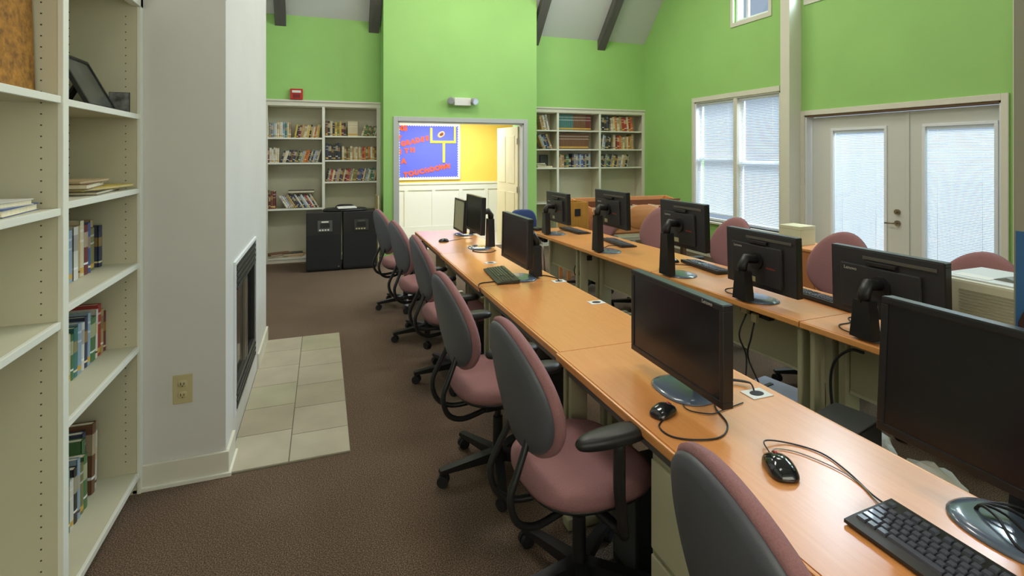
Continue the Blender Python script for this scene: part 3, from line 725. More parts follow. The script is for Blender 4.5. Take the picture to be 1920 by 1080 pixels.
MB().box(.02, .06, -.034, -.02, .19, .47).box(.50, .54, -.034, -.02, .22, .50).box(.02, .54, -.035, -.021, .17, .215).box(.27, .315, -.034, -.02, -.22, .17).obj('goal_post', gp, bb)
fb = MB(); fb.blob(ell(.085, .06, .9), [(0, .016), (.6, .014), (.9, .008), (1, 0), (0, 0)], lambda a, b, d: (.24+a*.8-b*.5, -.021-d, .34+a*.55+b*.8), 20); fo = fb.obj('football', M('football_cream', (226, 190, 150), .6), bb)
MB().blob(ell(.045, .03, .9), [(0, .004), (.9, .004), (1, 0), (0, 0)], lambda a, b, d: (.245+a*.8-b*.5, -.037-d, .345+a*.55+b*.8), 16).obj('football_patch', M('football_brown', (130, 60, 30), .6), fo)
let_m = M('letter_orange', (250, 92, 52), .7)
def letters(st, x, z, dx, dz, size):
    for i, ch in enumerate(st):
        text('letter', ch, size, let_m, bb, (x+i*dx, -.025, z+i*dz), (PI/2, -.0, 0), .003, .009)
letters('NG', -.57, .45, .09, .0, .13)
letters('T', -.58, .26, .0, .0, .12)
letters('GRADES', -.51, .15, .094, .022, .12)
letters('ITH', -.56, -.01, .115, .02, .12)
letters('A', -.50, -.19, 0, 0, .13)
letters('TOUCHDOWN', -.46, -.455, .104, .020, .12)

# ================================================================ desks
def grommet(parent, x, y, z, label=None):
    g = MB(); g.box(x-.045, x+.045, y-.033, y+.033, z, z+.003, .001); go = g.obj('grommet', white_p, parent)
    MB().blob(ell(.027, .02), [(0, .0035), (.95, .0035), (1, .003), (1, .001), (0, .001)], lambda a, b, d: (x+a, y+b, z+d), 20).obj('cap', blk_m, go)
def desk(label, x0, y0, x1, y1, group, grs=(), legs=(True, True), panelside=1, rz=0.0, ped=False):
    """x0..x1 depth, y0..y1 length (local, about centre)"""
    cx, cy = (x0+x1)/2, (y0+y1)/2
    t = thing('computer_desk', label, 'desk', (cx, cy, 0), rz, group); hx, hy = (x1-x0)/2, (y1-y0)/2
    B(-hx+.012, hx-.012, -hy+.001, hy-.001, .712, .74, .0).obj('tabletop', desk_m, t)
    B(-hx, -hx+.012, -hy+.001, hy-.001, .708, .7395, .005).obj('edge_band', desk_e, t); B(hx-.012, hx, -hy+.001, hy-.001, .708, .7395, .005).obj('edge_band', desk_e, t)
    # C-legs at both ends
    for k, sy in enumerate((-1, 1)):
        if not legs[k]: continue
        yy = sy*(hy-.035)
        g = MB(); g.box(-.055, .055, yy-.02, yy+.02, .05, .68, .006); g.box(-hx+.05, hx-.05, yy-.018, yy+.018, .68, .711, .004); g.box(-hx+.03, hx-.03, yy-.03, yy+.03, 0, .05, .01)
        g.box(-hx+.05, -hx+.13, yy-.012, yy+.012, .05, .68, .004)
        g.obj('leg', beige, t)
    px = panelside*(hx-.20)
    B(px-.009, px+.009, -hy+.06, hy-.06, .36, .705, .002).obj('modesty_panel', beige, t)
    B(px-.014, px+.014, -hy+.06, hy-.06, .345, .36, .002).obj('panel_rail', beige_l, t)
    MB().box(-panelside*(hx-.03), -panelside*(hx-.075), -hy+.05, hy-.05, .66, .711, .004).obj('cable_channel', grey_pan, t)
    for gx, gy in grs: grommet(t, gx-cx, gy-cy, .74)
    return t
gl = 'computer desks of the left row'; gr_ = 'computer desks of the right row'
X0, X1 = .945, 1.545
desk('orange wood desk nearest the camera, holding the large keyboard and two mice', X0, .10, X1, 2.058, gl, [(1.46, 1.46), (1.47, .80)])
desk('empty orange wood desk in the middle of the left row', X0+.01, 2.06, X1-.005, 3.24, gl, [(1.485, 2.67), (1.495, 3.20)])
desk('orange wood desk of the left row holding the small keyboard', X0, 3.242, X1-.015, 4.42, gl, [(1.242, 3.923)])
desk('farthest orange wood desk of the left row, nearest the doorway', X0+.01, 4.422, X1-.025, 5.78, gl)
# right row, slightly rotated
RA = math.radians(2.0)
def rx(y): return 2.235+(3.7-y)*.036      # left edge of right row
for i, (a, b_, lab) in enumerate(((.75, 2.03, 'orange wood desk of the right row under the beige printer'), (2.032, 3.25, 'orange wood desk of the right row, second from the printer end'),
                                  (3.252, 4.42, 'orange wood desk in the middle back of the right row'), (4.422, 5.52, 'farthest orange wood desk of the right row, by the doorway'))):
    yc = (a+b_)/2; xl = rx(yc)
    desk(lab, xl, a, xl+.65, b_, gr_, [], panelside=-.15, rz=RA)

# ================================================================ monitors
def monitor(label, x, y, zb, w_, h_, facing, rz, cat_group, stand='column', tilt=0.06, front_logo=True, mat=None, sy=0.0):
    """facing -1: screen looks to -X; +1: to +X. local frame: screen looks to +x*facing. origin at base on the desk"""
    t = thing('monitor', label, 'monitor', (x, y, .74), rz, cat_group)
    f = facing; zc = zb-.74+h_/2
    Ry = Matrix.Translation((0, 0, zc)) @ Matrix.Rotation(-tilt*f, 4, 'Y')
    bz = .018
    def R_(mb): return rot(mb, Ry)
    d = .026
    fx = f*.045                      # panel centre in front of the stand
    fr_ = MB()
    fr_.box(fx-.02, fx+.02, -w_/2, w_/2, -h_/2, -h_/2+.022, .003).box(fx-.02, fx+.02, -w_/2, -w_/2+bz, -h_/2+.022, h_/2-bz, .003).box(fx-.02, fx+.02, w_/2-bz, w_/2, -h_/2+.022, h_/2-bz, .003).box(fx-.02, fx+.02, -w_/2, w_/2, h_/2-bz, h_/2, .003)
    hs = R_(fr_).obj('bezel', bezel_m, t)
    R_(B(fx-.018, fx+.018, -w_/2+.004, w_/2-.004, h_/2, h_/2+.0015)).obj('top_edge', silver_t, hs)
    xs = fx+f*.012
    R_(B(min(xs, xs+f*.004), max(xs, xs+f*.004), -w_/2+bz, w_/2-bz, -h_/2+.022, h_/2-bz)).obj('screen', mat or screen_m, t)
    xb = fx-f*.012
    bk = MB(); bk.box(min(xb, xb-f*.010), max(xb, xb-f*.010), -w_/2+.004, w_/2-.004, -h_/2+.004, h_/2-.004, .003)
    xb2 = xb-f*.010
    bk.box(min(xb2, xb2-f*.018), max(xb2, xb2-f*.018), -w_/2+.09, w_/2-.06, -h_/2+.03, h_/2-.075, .006)
    bko = R_(bk).obj('back_cover', blk_b, t)
    # handle recess / vent strip on the back
    R_(MB().box(xb2-f*.002, xb2-f*.006 if f < 0 else xb2-.006, -w_/2+.03, w_/2-.17 if f > 0 else w_/2-.17, h_/2-.045, h_/2-.03, .001)).obj('vent_strip', M('vent_grey', (92, 88, 80), .5), bko)
    R_(MB().box(min(xb2, xb2-f*.02), max(xb2, xb2-f*.02), -.07, .07, h_/2-.068, h_/2-.05, .003)).obj('handle', blk, bko)
    R_(MB().box(min(xb2-f*.018, xb2-f*.0185), max(xb2-f*.018, xb2-f*.0195), -.05+w_*.12, w_*.12, -h_/2+.04, -h_/2+.07)).obj('port_label', ivory, bko)
    # logos
    lm = M('logo_grey', (190, 186, 176), .4)
    if front_logo:
        ry = (PI/2, 0, -PI/2) if f < 0 else (PI/2, 0, PI/2)
        o = text('logo', 'Lenovo', .017, lm, hs, Ry @ Vector((fx+f*.0205, f*-.0 - (w_/2-.075)*(1 if f < 0 else -1), h_/2-bz/2)), ry, .0004)
    rb = (PI/2, 0, PI/2) if f < 0 else (PI/2, 0, -PI/2)
    text('logo', 'Lenovo', .022, lm, bko, Ry @ Vector((xb2-f*.0186, (w_/2-.115)*(1 if f > 0 else -1), h_/2-.098)), rb, .0004)
    text('logo', 'ThinkVision', .014, M('logo_red', (190, 70, 40), .5), bko, Ry @ Vector((xb2-f*.0186, (-.10)*(1 if f > 0 else -1), -.03)), rb, .0003)
    # stand
    sx = -f*.09
    hz = zc
    st = MB()
    top = max(.12, hz-.05)
    st.prism([(-.055, .012), (.055, .012), (.036, top), (-.036, top)], sx-f*.035, sx+f*.022, lambda p, q, t_: (t_, p, q))
    so = st.obj('stand_column', blk, t)
    kn = MB(); kn.tube([(sx-f*.012, 0, top-.01), (sx-f*.012, 0, hz-.02), (sx+f*.01, 0, hz+.02), (xb2, 0, hz+.005)], [.024, .028, .028, .024], 12)
    kn.disc((xb2-f*.02, 0, hz), (1, 0, 0), .05, .02, 20); kn.obj('hinge', blk, so)
    MB().blob(ell(.10, .125, .85), [(0, .014), (.75, .013), (.93, .009), (1, .004), (1, 0), (0, 0)], lambda a, b, d_: (a+sx+f*.10, b, d_+.0005), 36).obj('stand_base', base_m, t)
    return t
gm1 = 'black monitors of the left row'; gm2 = 'black monitors of the right row'
monitor('black monitor at the right edge of the photo, nearest the camera', 1.48, .72, .855, .545, .355, -1, 0, gm1, tilt=.06)
monitor('large black monitor on the left row behind the two mice', 1.245, 1.575, .80, .545, .325, -1, math.radians(-2), gm1, tilt=.0)
monitor('black monitor behind the small keyboard on the left row', 1.30, 3.375, .85, .515, .325, -1, 0, gm1, tilt=.02, front_logo=False)
monitor('tall set black monitor behind the one with the pale reflection, left row', 1.35, 4.58, .89, .51, .325, -1, 0, gm1, tilt=.03, front_logo=False)
monitor('farthest monitor of the left row, with a pale reflection painted on its screen', 1.42, 5.40, .775, .42, .34, -1, 0, gm1, tilt=.05, front_logo=False, mat=M('screen_reflection', (176, 184, 160), .25))  # screen colour stands in for a bright reflection on it
monitor('black monitor of the right row nearest the beige printer, back to camera', 2.445, 1.71, .815, .525, .32, 1, 0, gm2, tilt=.03)
monitor('black monitor of the right row, second from the printer, back to camera', 2.405, 2.41, .80, .525, .335, 1, 0, gm2, tilt=.03)
monitor('high set black monitor of the right row, third from the printer', 2.375, 3.085, .93, .49, .325, 1, 0, gm2, tilt=.03)
monitor('high set black monitor of the right row, fourth from the printer', 2.355, 4.035, .955, .53, .315, 1, 0, gm2, tilt=.03)
monitor('farthest black monitor of the right row, beside the wooden box', 2.335, 5.11, .86, .53, .32, 1, 0, gm2, tilt=.03)

# ================================================================ keyboards, mice, cables
kb_m = M('keyboard_body', (44, 44, 44), .45); key_m = M('key_cap', (84, 88, 98), .28, coat=.3)  # key colour brightened and blued to hold reflected highlights
kb_g = M('keyboard_olive', (52, 56, 44), .45); key_g = M('key_olive', (80, 86, 66), .4)
def key_layout():
    out = []; u = .019
    r0 = [0, 2, 3, 4, 5, 6.5, 7.5, 8.5, 9.5, 11, 12, 13, 14]
    for k in r0: out.append((k, 5.3, 1))
    for row, first, ws in ((4, 0, [1]*13+[2]), (3, 0, [1.5]+[1]*12+[1.5]), (2, 0, [1.8]+[1]*11+[2.2]), (1, 0, [2.3]+[1]*10+[2.7]), (0, 0, [1.3, 1.2, 1.3, 6, 1.3, 1.2, 1.2, 1.5])):
        x = 0
        for w_ in ws: out.append((x, row, w_)); x += w_
    for cx in (15.3, 16.3, 17.3):
        out += [(cx, 5.3, 1), (cx, 4, 1), (cx, 3, 1)]
        out.append((cx, 0, 1))
    out.append((16.3, 1, 1))
    for i in range(4):
        for row in (4, 3, 2, 1, 0): out.append((18.6+i, row, 1))
    return out
KEYS = key_layout()
def keyboard(label, loc, rz, individual, bm_, km, group=None):
    """local: length along x (left->right of typist), front edge at -y"""
    t = thing('keyboard', label, 'keyboard', loc, rz, group)
    b = MB(); Lk, Dk = .445, .155
    b.prism([(-Dk/2, .004), (-Dk/2, .012), (-Dk/2+.03, .016), (Dk/2, .026), (Dk/2, .004)], -Lk/2, Lk/2, lambda p, q, s_: (s_, p, q))
    b.box(-Lk/2+.02, -Lk/2+.05, Dk/2-.03, Dk/2-.01, 0, .005).box(Lk/2-.05, Lk/2-.02, Dk/2-.03, Dk/2-.01, 0, .005).box(-Lk/2+.02, -Lk/2+.05, -Dk/2+.01, -Dk/2+.02, 0, .005).box(Lk/2-.05, Lk/2-.02, -Dk/2+.01, -Dk/2+.02, 0, .005)
    b.obj('body', bm_, t)
    u = .0188; meshes = {}; allk = MB()
    for kx, ky, kw in KEYS:
        x = -Lk/2+.009+kx*u*.99; y = -Dk/2+.026+ky*u*.98; sl = .016+(y+Dk/2-.03)*.08
        w_ = kw*u-.003; d = u-.003
        def cap(m_, ox, oy, oz):
            m_.add([(ox, oy, oz), (ox+w_, oy, oz), (ox+w_, oy+d, oz), (ox, oy+d, oz), (ox+.002, oy+.002, oz+.007), (ox+w_-.002, oy+.002, oz+.007), (ox+w_-.002, oy+d-.001, oz+.0075), (ox+.002, oy+d-.001, oz+.0075)],
                   [(4, 5, 6, 7), (0, 1, 5, 4), (1, 2, 6, 5), (2, 3, 7, 6), (3, 0, 4, 7)])
        if individual:
            if kw not in meshes: mm = MB(); cap(mm, 0, 0, 0); meshes[kw] = mm.mesh('key', km)
            inst('key', meshes[kw], t, (x, y, sl-.001))
        else: cap(allk, x, y, sl-.001)
    if not individual: tag(allk.obj('keys', km, t), kind='stuff')
    return t
# typist of left row sits at -X looking +X : length along -Y ; local x -> world -Y : rz=-90deg
keyboard('large black keyboard at the bottom right, nearest the camera', (1.212, .655, .7405), math.radians(-91), True, kb_m, key_m)
keyboard('small olive black keyboard in front of the monitor on the left row', (1.17, 3.46, .7405), math.radians(-95), False, kb_g, key_g)
keyboard('black keyboard behind the second monitor of the right row', (2.76, 2.25, .7405), math.radians(88), False, kb_m, key_m, 'keyboards of the right row')
keyboard('black keyboard behind the third monitor of the right row', (2.72, 3.20, .7405), math.radians(86), False, kb_m, key_m, 'keyboards of the right row')
keyboard('black keyboard behind the fourth monitor of the right row', (2.66, 4.35, .7405), math.radians(84), False, kb_m, key_m, 'keyboards of the right row')
keyboard('black keyboard behind the farthest monitor of the right row', (2.62, 5.20, .7405), math.radians(92), False, kb_m, key_m, 'keyboards of the right row')
def mouse(label, loc, rz, red=True, sc=1.0):
    t = thing('computer_mouse', label, 'mouse', loc, rz)
    def mp(a, b, d): return (a*sc, b*sc, d*sc*(1-.25*abs(a)/.055)*1.0)
    body = MB(); body.blob(lambda th: (.051*math.copysign(abs(math.cos(th))**.62, math.cos(th)), (.033-.002*math.cos(th))*math.copysign(abs(math.sin(th))**.7, math.sin(th))),
                           [(0, .035), (.3, .0345), (.6, .031), (.85, .024), (.98, .013), (1, .005), (.96, .0), (0, 0)], mp, 28)
    body.obj('body', M('mouse_gloss', (26, 27, 30), .12, coat=.5), t)
    MB().prism([(.012, .0332), (.030, .0286), (.044, .0215), (.044, .018), (.012, .028)], -.0007, .0007, lambda p, q, s_: (p*sc, s_, q*sc)).obj('button_split', blk_m, t)
    if red: MB().disc((.024*sc, 0, .0245*sc), (0, 1, 0), .0085*sc, .007*sc, 14).obj('scroll_wheel', M('wheel_red', (170, 40, 34), .4), t)
    return t
mouse('black mouse with red wheel standing before the large monitor', (1.058, 1.452, .7405), math.radians(20))
mouse('glossy black mouse left of the large keyboard, nearest the camera', (1.165, 1.085, .7405), math.radians(66), True, 1.15)
mouse('black mouse at the far end of the left row', (1.11, 5.02, .7405), math.radians(0), False)
mouse('black mouse beside the keyboard behind the third monitor, right row', (2.60, 3.45, .7405), math.radians(180), False)
def cable(label, pts, r=.0026, m=None, group=None, k=6):
    o = MB().tube(smoothpath(pts, k), r, 6).obj('cable', m or cable_m)
    return tag(o, label, 'cable', group)
z = .7435
cable('black mouse cord looping on the left row before the large monitor', [(1.072, 1.447, .750), (1.036, 1.42, z), (0.993, 1.385, z), (0.992, 1.327, z), (1.043, 1.286, z), (1.128, 1.27, z), (1.205, 1.323, z), (1.25, 1.43, z), (1.33, 1.5, z)])
cable('black cord curling under the large monitor of the left row', [(1.221, 1.50, z+.01), (1.165, 1.488, z), (1.15, 1.438, z), (1.20, 1.395, z), (1.25, 1.40, z), (1.36, 1.42, z)], .002)
cable('black mouse cord arching to the large keyboard', [(1.19, 1.142, .752), (1.225, 1.195, z+.01), (1.297, 1.175, z), (1.341, 1.104, z), (1.329, 1.015, z), (1.299, 0.93, z), (1.284, 0.878, z+.005)], .0022)
cable('thin grey cord below the arching black mouse cord', [(1.192, 1.140, .748), (1.235, 1.165, z), (1.28, 1.13, z), (1.311, 1.047, z), (1.312, 0.972, z), (1.272, 0.885, z)], .0016, cable_g)
for i, (dx, r) in enumerate(((0, .003), (.012, .0026), (-.014, .003))):
    cable('black cord running from the large monitor into the desk grommet, %s of three' % ('middle', 'outer', 'inner')[i], [(1.36+dx, 1.56, z+.02), (1.42+dx, 1.565, z+.012), (1.475+dx*.4, 1.53, z+.01), (1.47, 1.49, z+.012), (1.463+dx*.2, 1.462, .70)], r, group='cords in the grommet by the large monitor')
cable('dark keyboard cord lying across the seam of the left row desks', [(.957, 3.20, .70), (.95, 3.262, z), (.99, 3.32, z), (1.04, 3.325, z), (1.17, 3.335, z), (1.32, 3.37, z), (1.45, 3.385, z), (1.50, 3.32, z), (1.515, 3.262, z), (1.497, 3.205, z+.004)], .0035)
cable('thin cord from the far mouse to the monitor with the pale reflection', [(1.17, 5.03, z), (1.25, 5.08, z), (1.33, 5.12, z), (1.42, 5.10, z)], .0025)
cable('black cord coiled round the base of the tall set monitor, left row', [(1.28, 4.50, z), (1.24, 4.44, z), (1.29, 4.36, z), (1.37, 4.33, z), (1.44, 4.40, z)], .004)
# near grommet cords
for i in range(4):
    cable('%s of the dark cords fanning from the grommet beside the nearest monitor' % ('leftmost', 'second', 'third', 'rightmost')[i], [(1.47, .80, .70), (1.465, .79, z+.02), (1.44+.03*i, .74, z+.03), (1.40+.045*i, .68-.02*i, z+.012), (1.42+.03*i, .60-.03*i, z)], .0035, group='cords from the nearest grommet')
# right row cables
for (y, s_) in ((1.95, .02), (2.70, .0), (3.35, 0), (4.25, 0), (5.25, 0)):
    x = rx(y)
    cable('black cord behind a right row monitor %s' % {1.95: 'nearest the printer', 2.70: 'second from the printer', 3.35: 'third from the printer', 4.25: 'fourth from the printer', 5.25: 'beside the wooden box'}[y],
          [(x+.10, y-.22, z), (x+.08, y-.12, z), (x+.13, y-.05, z), (x+.22, y-.04, z), (x+.30, y+.02, z), (x+.42, y-.06, z)], .003)
for i, (y, zb) in enumerate(((2.42, .64), (4.45, .60), (5.40, .62))):
    x = rx(y)+.01
    ps = thing('power_strip', ('black power strip under the right row beside the second desk from the printer', 'black power strip under the middle of the right row', 'black power strip under the doorway end of the right row')[i], 'power strip', (x+.13, y, zb))
    B(-.022, .022, -.11, .11, 0, .045, .005).obj('housing', blk, ps)
    for k in range(3): MB().disc((-.023, -.07+k*.06, .022), (1, 0, 0), .014, .004, 14).obj('socket', cable_m, ps)
    B(-.05, -.022, .03, .075, .005, .035, .004).obj('plug', ivory, ps); B(-.045, -.022, -.04, .0, -.03, .02, .004).obj('plug', ivory, ps)
    for k, (oy, dx) in enumerate(((.05, -.05), (-.02, .02))):
        cable('%s cord hanging from the power strip %s' % (('outer', 'inner')[k], ('by the second desk from the printer', 'under the middle of the right row', 'at the doorway end of the right row')[i]),
              [(x+.10, y+oy, zb), (x+.06+dx*.3, y+oy+.0, zb-.12), (x+.08, y+oy*.2+.02, zb-.25), (x+.07+dx, y-.06+oy, zb-.42), (x+.08+dx*2, y-.02+oy, .02)], .005, group=None)
cable('thick black cord looping down under the desk beneath the nearest right row monitor', [(2.40, 1.75, .66), (2.37, 1.80, .66), (2.36, 1.87, .58), (2.37, 1.90, .45), (2.38, 1.88, .25), (2.42, 1.85, .05)], .007)
cable('black cord lying on the carpet between the two desk rows', [(2.1, 2.9, .01), (2.3, 2.7, .01), (2.45, 2.5, .012), (2.5, 2.2, .01), (2.4, 1.9, .01)], .006)
# objects on the floor between and under the rows
pw = M('pale_blue_plastic', (178, 190, 222), .35); gtw = M('tower_grey', (70, 74, 72), .4)
t = thing('game_console', 'pale blue white flat box lying under the right row', 'electronics box', (2.74, 2.60, 0), math.radians(12))
B(-.20, .17, -.17, .17, .0, .07, .012).obj('body', pw, t); B(-.201, .171, -.172, .172, .028, .038).obj('seam_band', blk_m, t); B(-.08, .08, .05, .075, .07, .076).obj('vent', blk, t)
t = thing('wifi_router', 'black router with an upright antenna under the right row', 'router', (2.74, 2.20, 0), math.radians(-10))
B(-.10, .10, -.07, .07, 0, .035, .006).obj('body', blk, t); MB().tube([(.05, .06, .03), (.06, .05, .07), (.12, .0, .22)], [.007, .007, .005], 8).obj('antenna', blk, t)
B(-.101, -.099, -.05, .05, .01, .025).obj('port_row', cable_g, t)
t = thing('computer_tower', 'grey topped black computer tower on the floor between the desk rows', 'computer', (2.16, 1.70, 0), math.radians(14))
B(-.20, .20, -.10, .10, 0, .395, .006).obj('case', blk, t); B(-.195, .195, -.096, .096, .395, .402, .002).obj('top_cover', gtw, t); B(-.204, -.198, -.08, .08, .05, .36, .004).obj('front_panel', blk_m, t)
MB().disc((-.206, 0, .32), (1, 0, 0), .012, .004, 14).obj('power_button', chrome, t)
def crumpled(loc, s, label, seed, mat, cat='bag'):
    r = random.Random(seed); m = MB(); n = 20
    bm = bmesh.new(); bmesh.ops.create_icosphere(bm, subdivisions=3, radius=1)
    for v in bm.verts:
        k = 1+r.uniform(-.12, .12); v.co = Vector((v.co.x*s[0]*k, v.co.y*s[1]*k, max(-.9, v.co.z)*s[2]*k+s[2]*.9))
        if v.co.z < .004: v.co.z = 0.002
    m.add([v.co[:] for v in bm.verts], [[v.index for v in f.verts] for f in bm.faces]); bm.free()
    return tag(m.obj('plastic_bag', mat, None, loc), label, cat)
crumpled((2.48, 1.52, 0), (.12, .14, .13), 'crumpled white plastic bag on the floor nearest the right edge monitor', 1, paper_m)
crumpled((2.55, 1.82, 0), (.10, .10, .12), 'crumpled white plastic bag on the floor beside the grey topped tower', 2, paper_m)
t = thing('storage_box', 'white blue box on the floor beyond the nearest black monitor', 'box', (2.12, 1.32, 0), .2)
B(-.12, .12, -.10, .10, 0, .30, .01).obj('body', pw, t); B(-.125, .125, -.105, .105, .30, .33, .006).obj('lid', blk_m, t)
t = thing('file_pedestal', 'beige metal pedestal under the left row beside the nearest full chair', 'pedestal', (1.245, 1.25, 0))
B(-.26, .26, -.16, .16, .02, .66, .005).obj('case', beige, t); B(-.275, -.255, -.165, -.145, .0, .69, .003).obj('front_stile', beige_l, t)
for k in range(2): B(-.272, -.26, -.14, .15, .06+k*.3, .34+k*.3, .004).obj('drawer', beige_l, t)
B(-.26, .2, -.17, -.158, .64, .68, .002).obj('rail', beige_l, t)
for k, (y, lab) in enumerate(((1.72, 'black computer tower on the floor under the left row, behind the nearest full chair'), (2.9, 'black computer tower under the empty desk of the left row'), (4.1, 'black computer tower under the small keyboard, left row'))):
    t = thing('computer_tower', lab, 'computer', (1.28, y, 0))
    B(-.20, .20, -.09, .09, 0, .40, .006).obj('case', blk, t); B(-.205, -.198, -.075, .075, .04, .37, .004).obj('front_panel', gtw, t)
    MB().disc((-.207, 0, .33), (1, 0, 0), .011, .004, 14).obj('power_button', chrome, t)

# ---- task chairs
def make_chair(name='task_chair', arms=True):
    t = bpy.data.objects.new(name, None); C.objects.link(t)
    # seat
    def so(th):
        c, s_ = math.cos(th), math.sin(th)
        return (.235*math.copysign(abs(c)**.72, c), .245*math.copysign(abs(s_)**.72, s_)*(1-.06*(-c if c < 0 else 0)))
    def sf(a, b, d): return (a, b, .458+d-.35*max(0, a-.10)**2*(2.0)-.0+.18*(b*b)*1.0)
    m = MB(); m.blob(so, [(0, .038), (.35, .038), (.65, .042), (.85, .045), (.95, .038), (1, .022), (1.0, .0), (.96, -.018), (0, -.02)], sf, 40); m.obj('seat', mauve, t)
    m = MB(); m.blob(so, [(0, -.018), (.93, -.018), (.95, -.026), (.90, -.038), (.6, -.052), (0, -.055)], sf, 36); m.obj('seat_pan', blk, t)
    # back : egg outline in (y,z); recline
    zc, hz = .80, .235
    def bo(th):
        c, s_ = math.cos(th), math.sin(th)
        return (.226*s_*(1-.14*c), hz*c)
    def bf(a, b, d):
        z_ = zc+b; x = -.205-.10*((b+hz)/(2*hz))+.9*a*a+.35*(b-.02)**2*0
        x += -.05*math.sin(PI*(b+hz)/(2*hz))*.0+ .45*max(0, b-.08)**2*0
        lum = -.12*(b+.05)**2*0
        return (x+d, a, z_)
    m = MB(); m.blob(bo, [(0, .034), (.4, .034), (.7, .033), (.88, .030), (.96, .022), (1, .008), (1, -.008), (.95, -.016), (0, -.016)], bf, 44); m.obj('back_cushion', mauve, t)
    m = MB(); m.blob(bo, [(0, -.014), (.93, -.012), (.945, -.02), (.91, -.03), (.8, -.037), (.5, -.042), (0, -.044)], bf, 44); m.obj('back_shell', shell_m, t)
    for sy in (-1, 1):
        p = smoothpath([(-.236, sy*.055, .72), (-.245, sy*.07, .64), (-.285, sy*.085, .55), (-.315, sy*.09, .47), (-.29, sy*.085, .385), (-.22, sy*.075, .345), (-.12, sy*.06, .35), (-.02, sy*.05, .375)], 5)
        MB().tube(p, .0125, 10).obj('back_bar', blk, t)
    B(-.10, .08, -.08, .08, .345, .395, .012).obj('mechanism', blk, t)
    MB().tube([(-.02, .07, .37), (-.04, .2, .36), (-.05, .235, .36)], [.006, .006, .010], 8).obj('lever', blk, t)
    m = MB(); m.cyl(0, 0, .27, .36, .016, n=14); m.cyl(0, 0, .09, .28, .027, .024, n=18); m.obj('column', blk, t)
    MB().cyl(0, 0, .065, .115, .045, .034, 20).obj('base_hub', blk, t)
    cm = MB(); cm.disc((0, -.013, .028), (0, 1, 0), .0275, .017, 18); cm.disc((0, .013, .028), (0, 1, 0), .0275, .017, 18); cm.box(-.008, .008, -.006, .006, .02, .058); cm.cyl(0, 0, .05, .07, .010, n=10)
    cme = cm.mesh('caster', blk_m)
    lm = MB(); lm.prism([(.03, .070), (.285, .062), (.305, .066), (.302, .082), (.03, .115)], -1, 1, lambda p, q, t_: (p, t_*(.026-.03*p), q)); lme = lm.mesh('base_leg', blk)
    for k in range(5):
        a = 2*PI*k/5+.62
        lo = inst('base_leg', lme, t, (0, 0, 0), (0, 0, a)); inst('caster', cme, lo, (.285, 0, 0), (0, 0, k*1.3))
    if arms:
        for sy in (-1, 1):
            p = smoothpath([(-.02, sy*.06, .385), (-.0, sy*.16, .372), (.02, sy*.235, .362), (.0, sy*.272, .385), (-.01, sy*.278, .44), (-.02, sy*.278, .54), (-.02, sy*.278, .70)], 5)
            ar = MB().tube(p, [.018]*(len(p)-6)+[.020]*6, 10).obj('armrest', blk, t)
            def ao(th):
                c, s_ = math.cos(th), math.sin(th); return (.13*math.copysign(abs(c)**.8, c), (.043+.008*c)*math.copysign(abs(s_)**.8, s_))
            m = MB(); m.blob(ao, [(0, .030), (.6, .030), (.88, .026), (.98, .015), (1, .006), (.95, -.004), (.7, -.008), (0, -.008)], lambda a, b, d: (-.05+a, sy*.278+b, .70+d), 28); m.obj('arm_pad', blk, ar)
    return t
ch0 = make_chair()
grp = 'mauve task chairs of the left row'
lr = [((.985, .77), -5, 'mauve task chair cut off by the bottom edge of the photo'), ((.885, 1.72), 4, 'mauve task chair of the left row, nearest one seen whole, wide armrest toward camera'),
      ((.83, 2.50), 5, 'mauve task chair of the left row, second nearest seen whole'), ((.90, 3.66), 2, 'mauve task chair of the left row drawn up by the small keyboard'),
      ((.86, 4.55), 8, 'mauve task chair of the left row, second from the doorway end'), ((.82, 5.55), 12, 'mauve task chair at the doorway end of the left row')]
for i, ((x, y), a, lab) in enumerate(lr):
    c = ch0 if i == 0 else copy_tree(ch0)
    c.location = (x, y, 0); c.rotation_euler = (0, 0, math.radians(a)); tag(c, lab, 'chair', grp)
    for k in c.children:
        if k.name.startswith('armrest'): k.location.z = -.07 if i in (0, 3, 4) else 0
rr = [((3.28, 1.86), 186, 'mauve task chair behind the beige printer'), ((3.25, 2.68), 188, 'mauve task chair in front of the far patio door leaf'), ((3.16, 3.64), 186, 'mauve task chair before the near half of the tall window'),
      ((3.06, 4.60), 186, 'mauve task chair between the third and fourth right row monitors'), ((2.98, 5.50), 188, 'mauve task chair beside the wooden box at the doorway end')]
for (x, y), a, lab in rr:
    c = copy_tree(ch0); c.location = (x, y, 0); c.rotation_euler = (0, 0, math.radians(a)); tag(c, lab, 'chair', 'mauve task chairs of the right row')

# ---- printer
t = thing('laser_printer', 'beige laser printer on the right row, partly behind the nearest black monitor', 'printer', (2.78, 1.375, .741), math.radians(1))
hx, hy = .18, .215
B(-hx, hx, -hy, hy, 0, .315, .012).obj('body', printer_m, t)
B(-hx-.004, -hx+.002, hy-.075, hy-.012, .03, .27, .004).obj('side_cover', M('printer_grey', (140, 142, 132), .5), t)
MB().disc((-hx-.006, hy-.035, .19), (1, 0, 0), .007, .004, 12).disc((-hx-.006, hy-.035, .16), (1, 0, 0), .007, .004, 12).obj('button', blk, t)
v = MB()
for k in range(8): v.box(-hx-.004, -hx+.001, -hy+.03, hy-.115, .175+k*.0135, .181+k*.0135)
v.obj('vent_slats', M('printer_shade', (150, 148, 122), .6), t)
B(-hx-.003, -hx+.001, -hy+.02, hy-.105, .125, .155).obj('paper_slot', blk, t)
B(-hx-.03, -hx+.0, -hy+.02, hy-.115, .03, .118, .006).obj('paper_tray', beige_l, t)
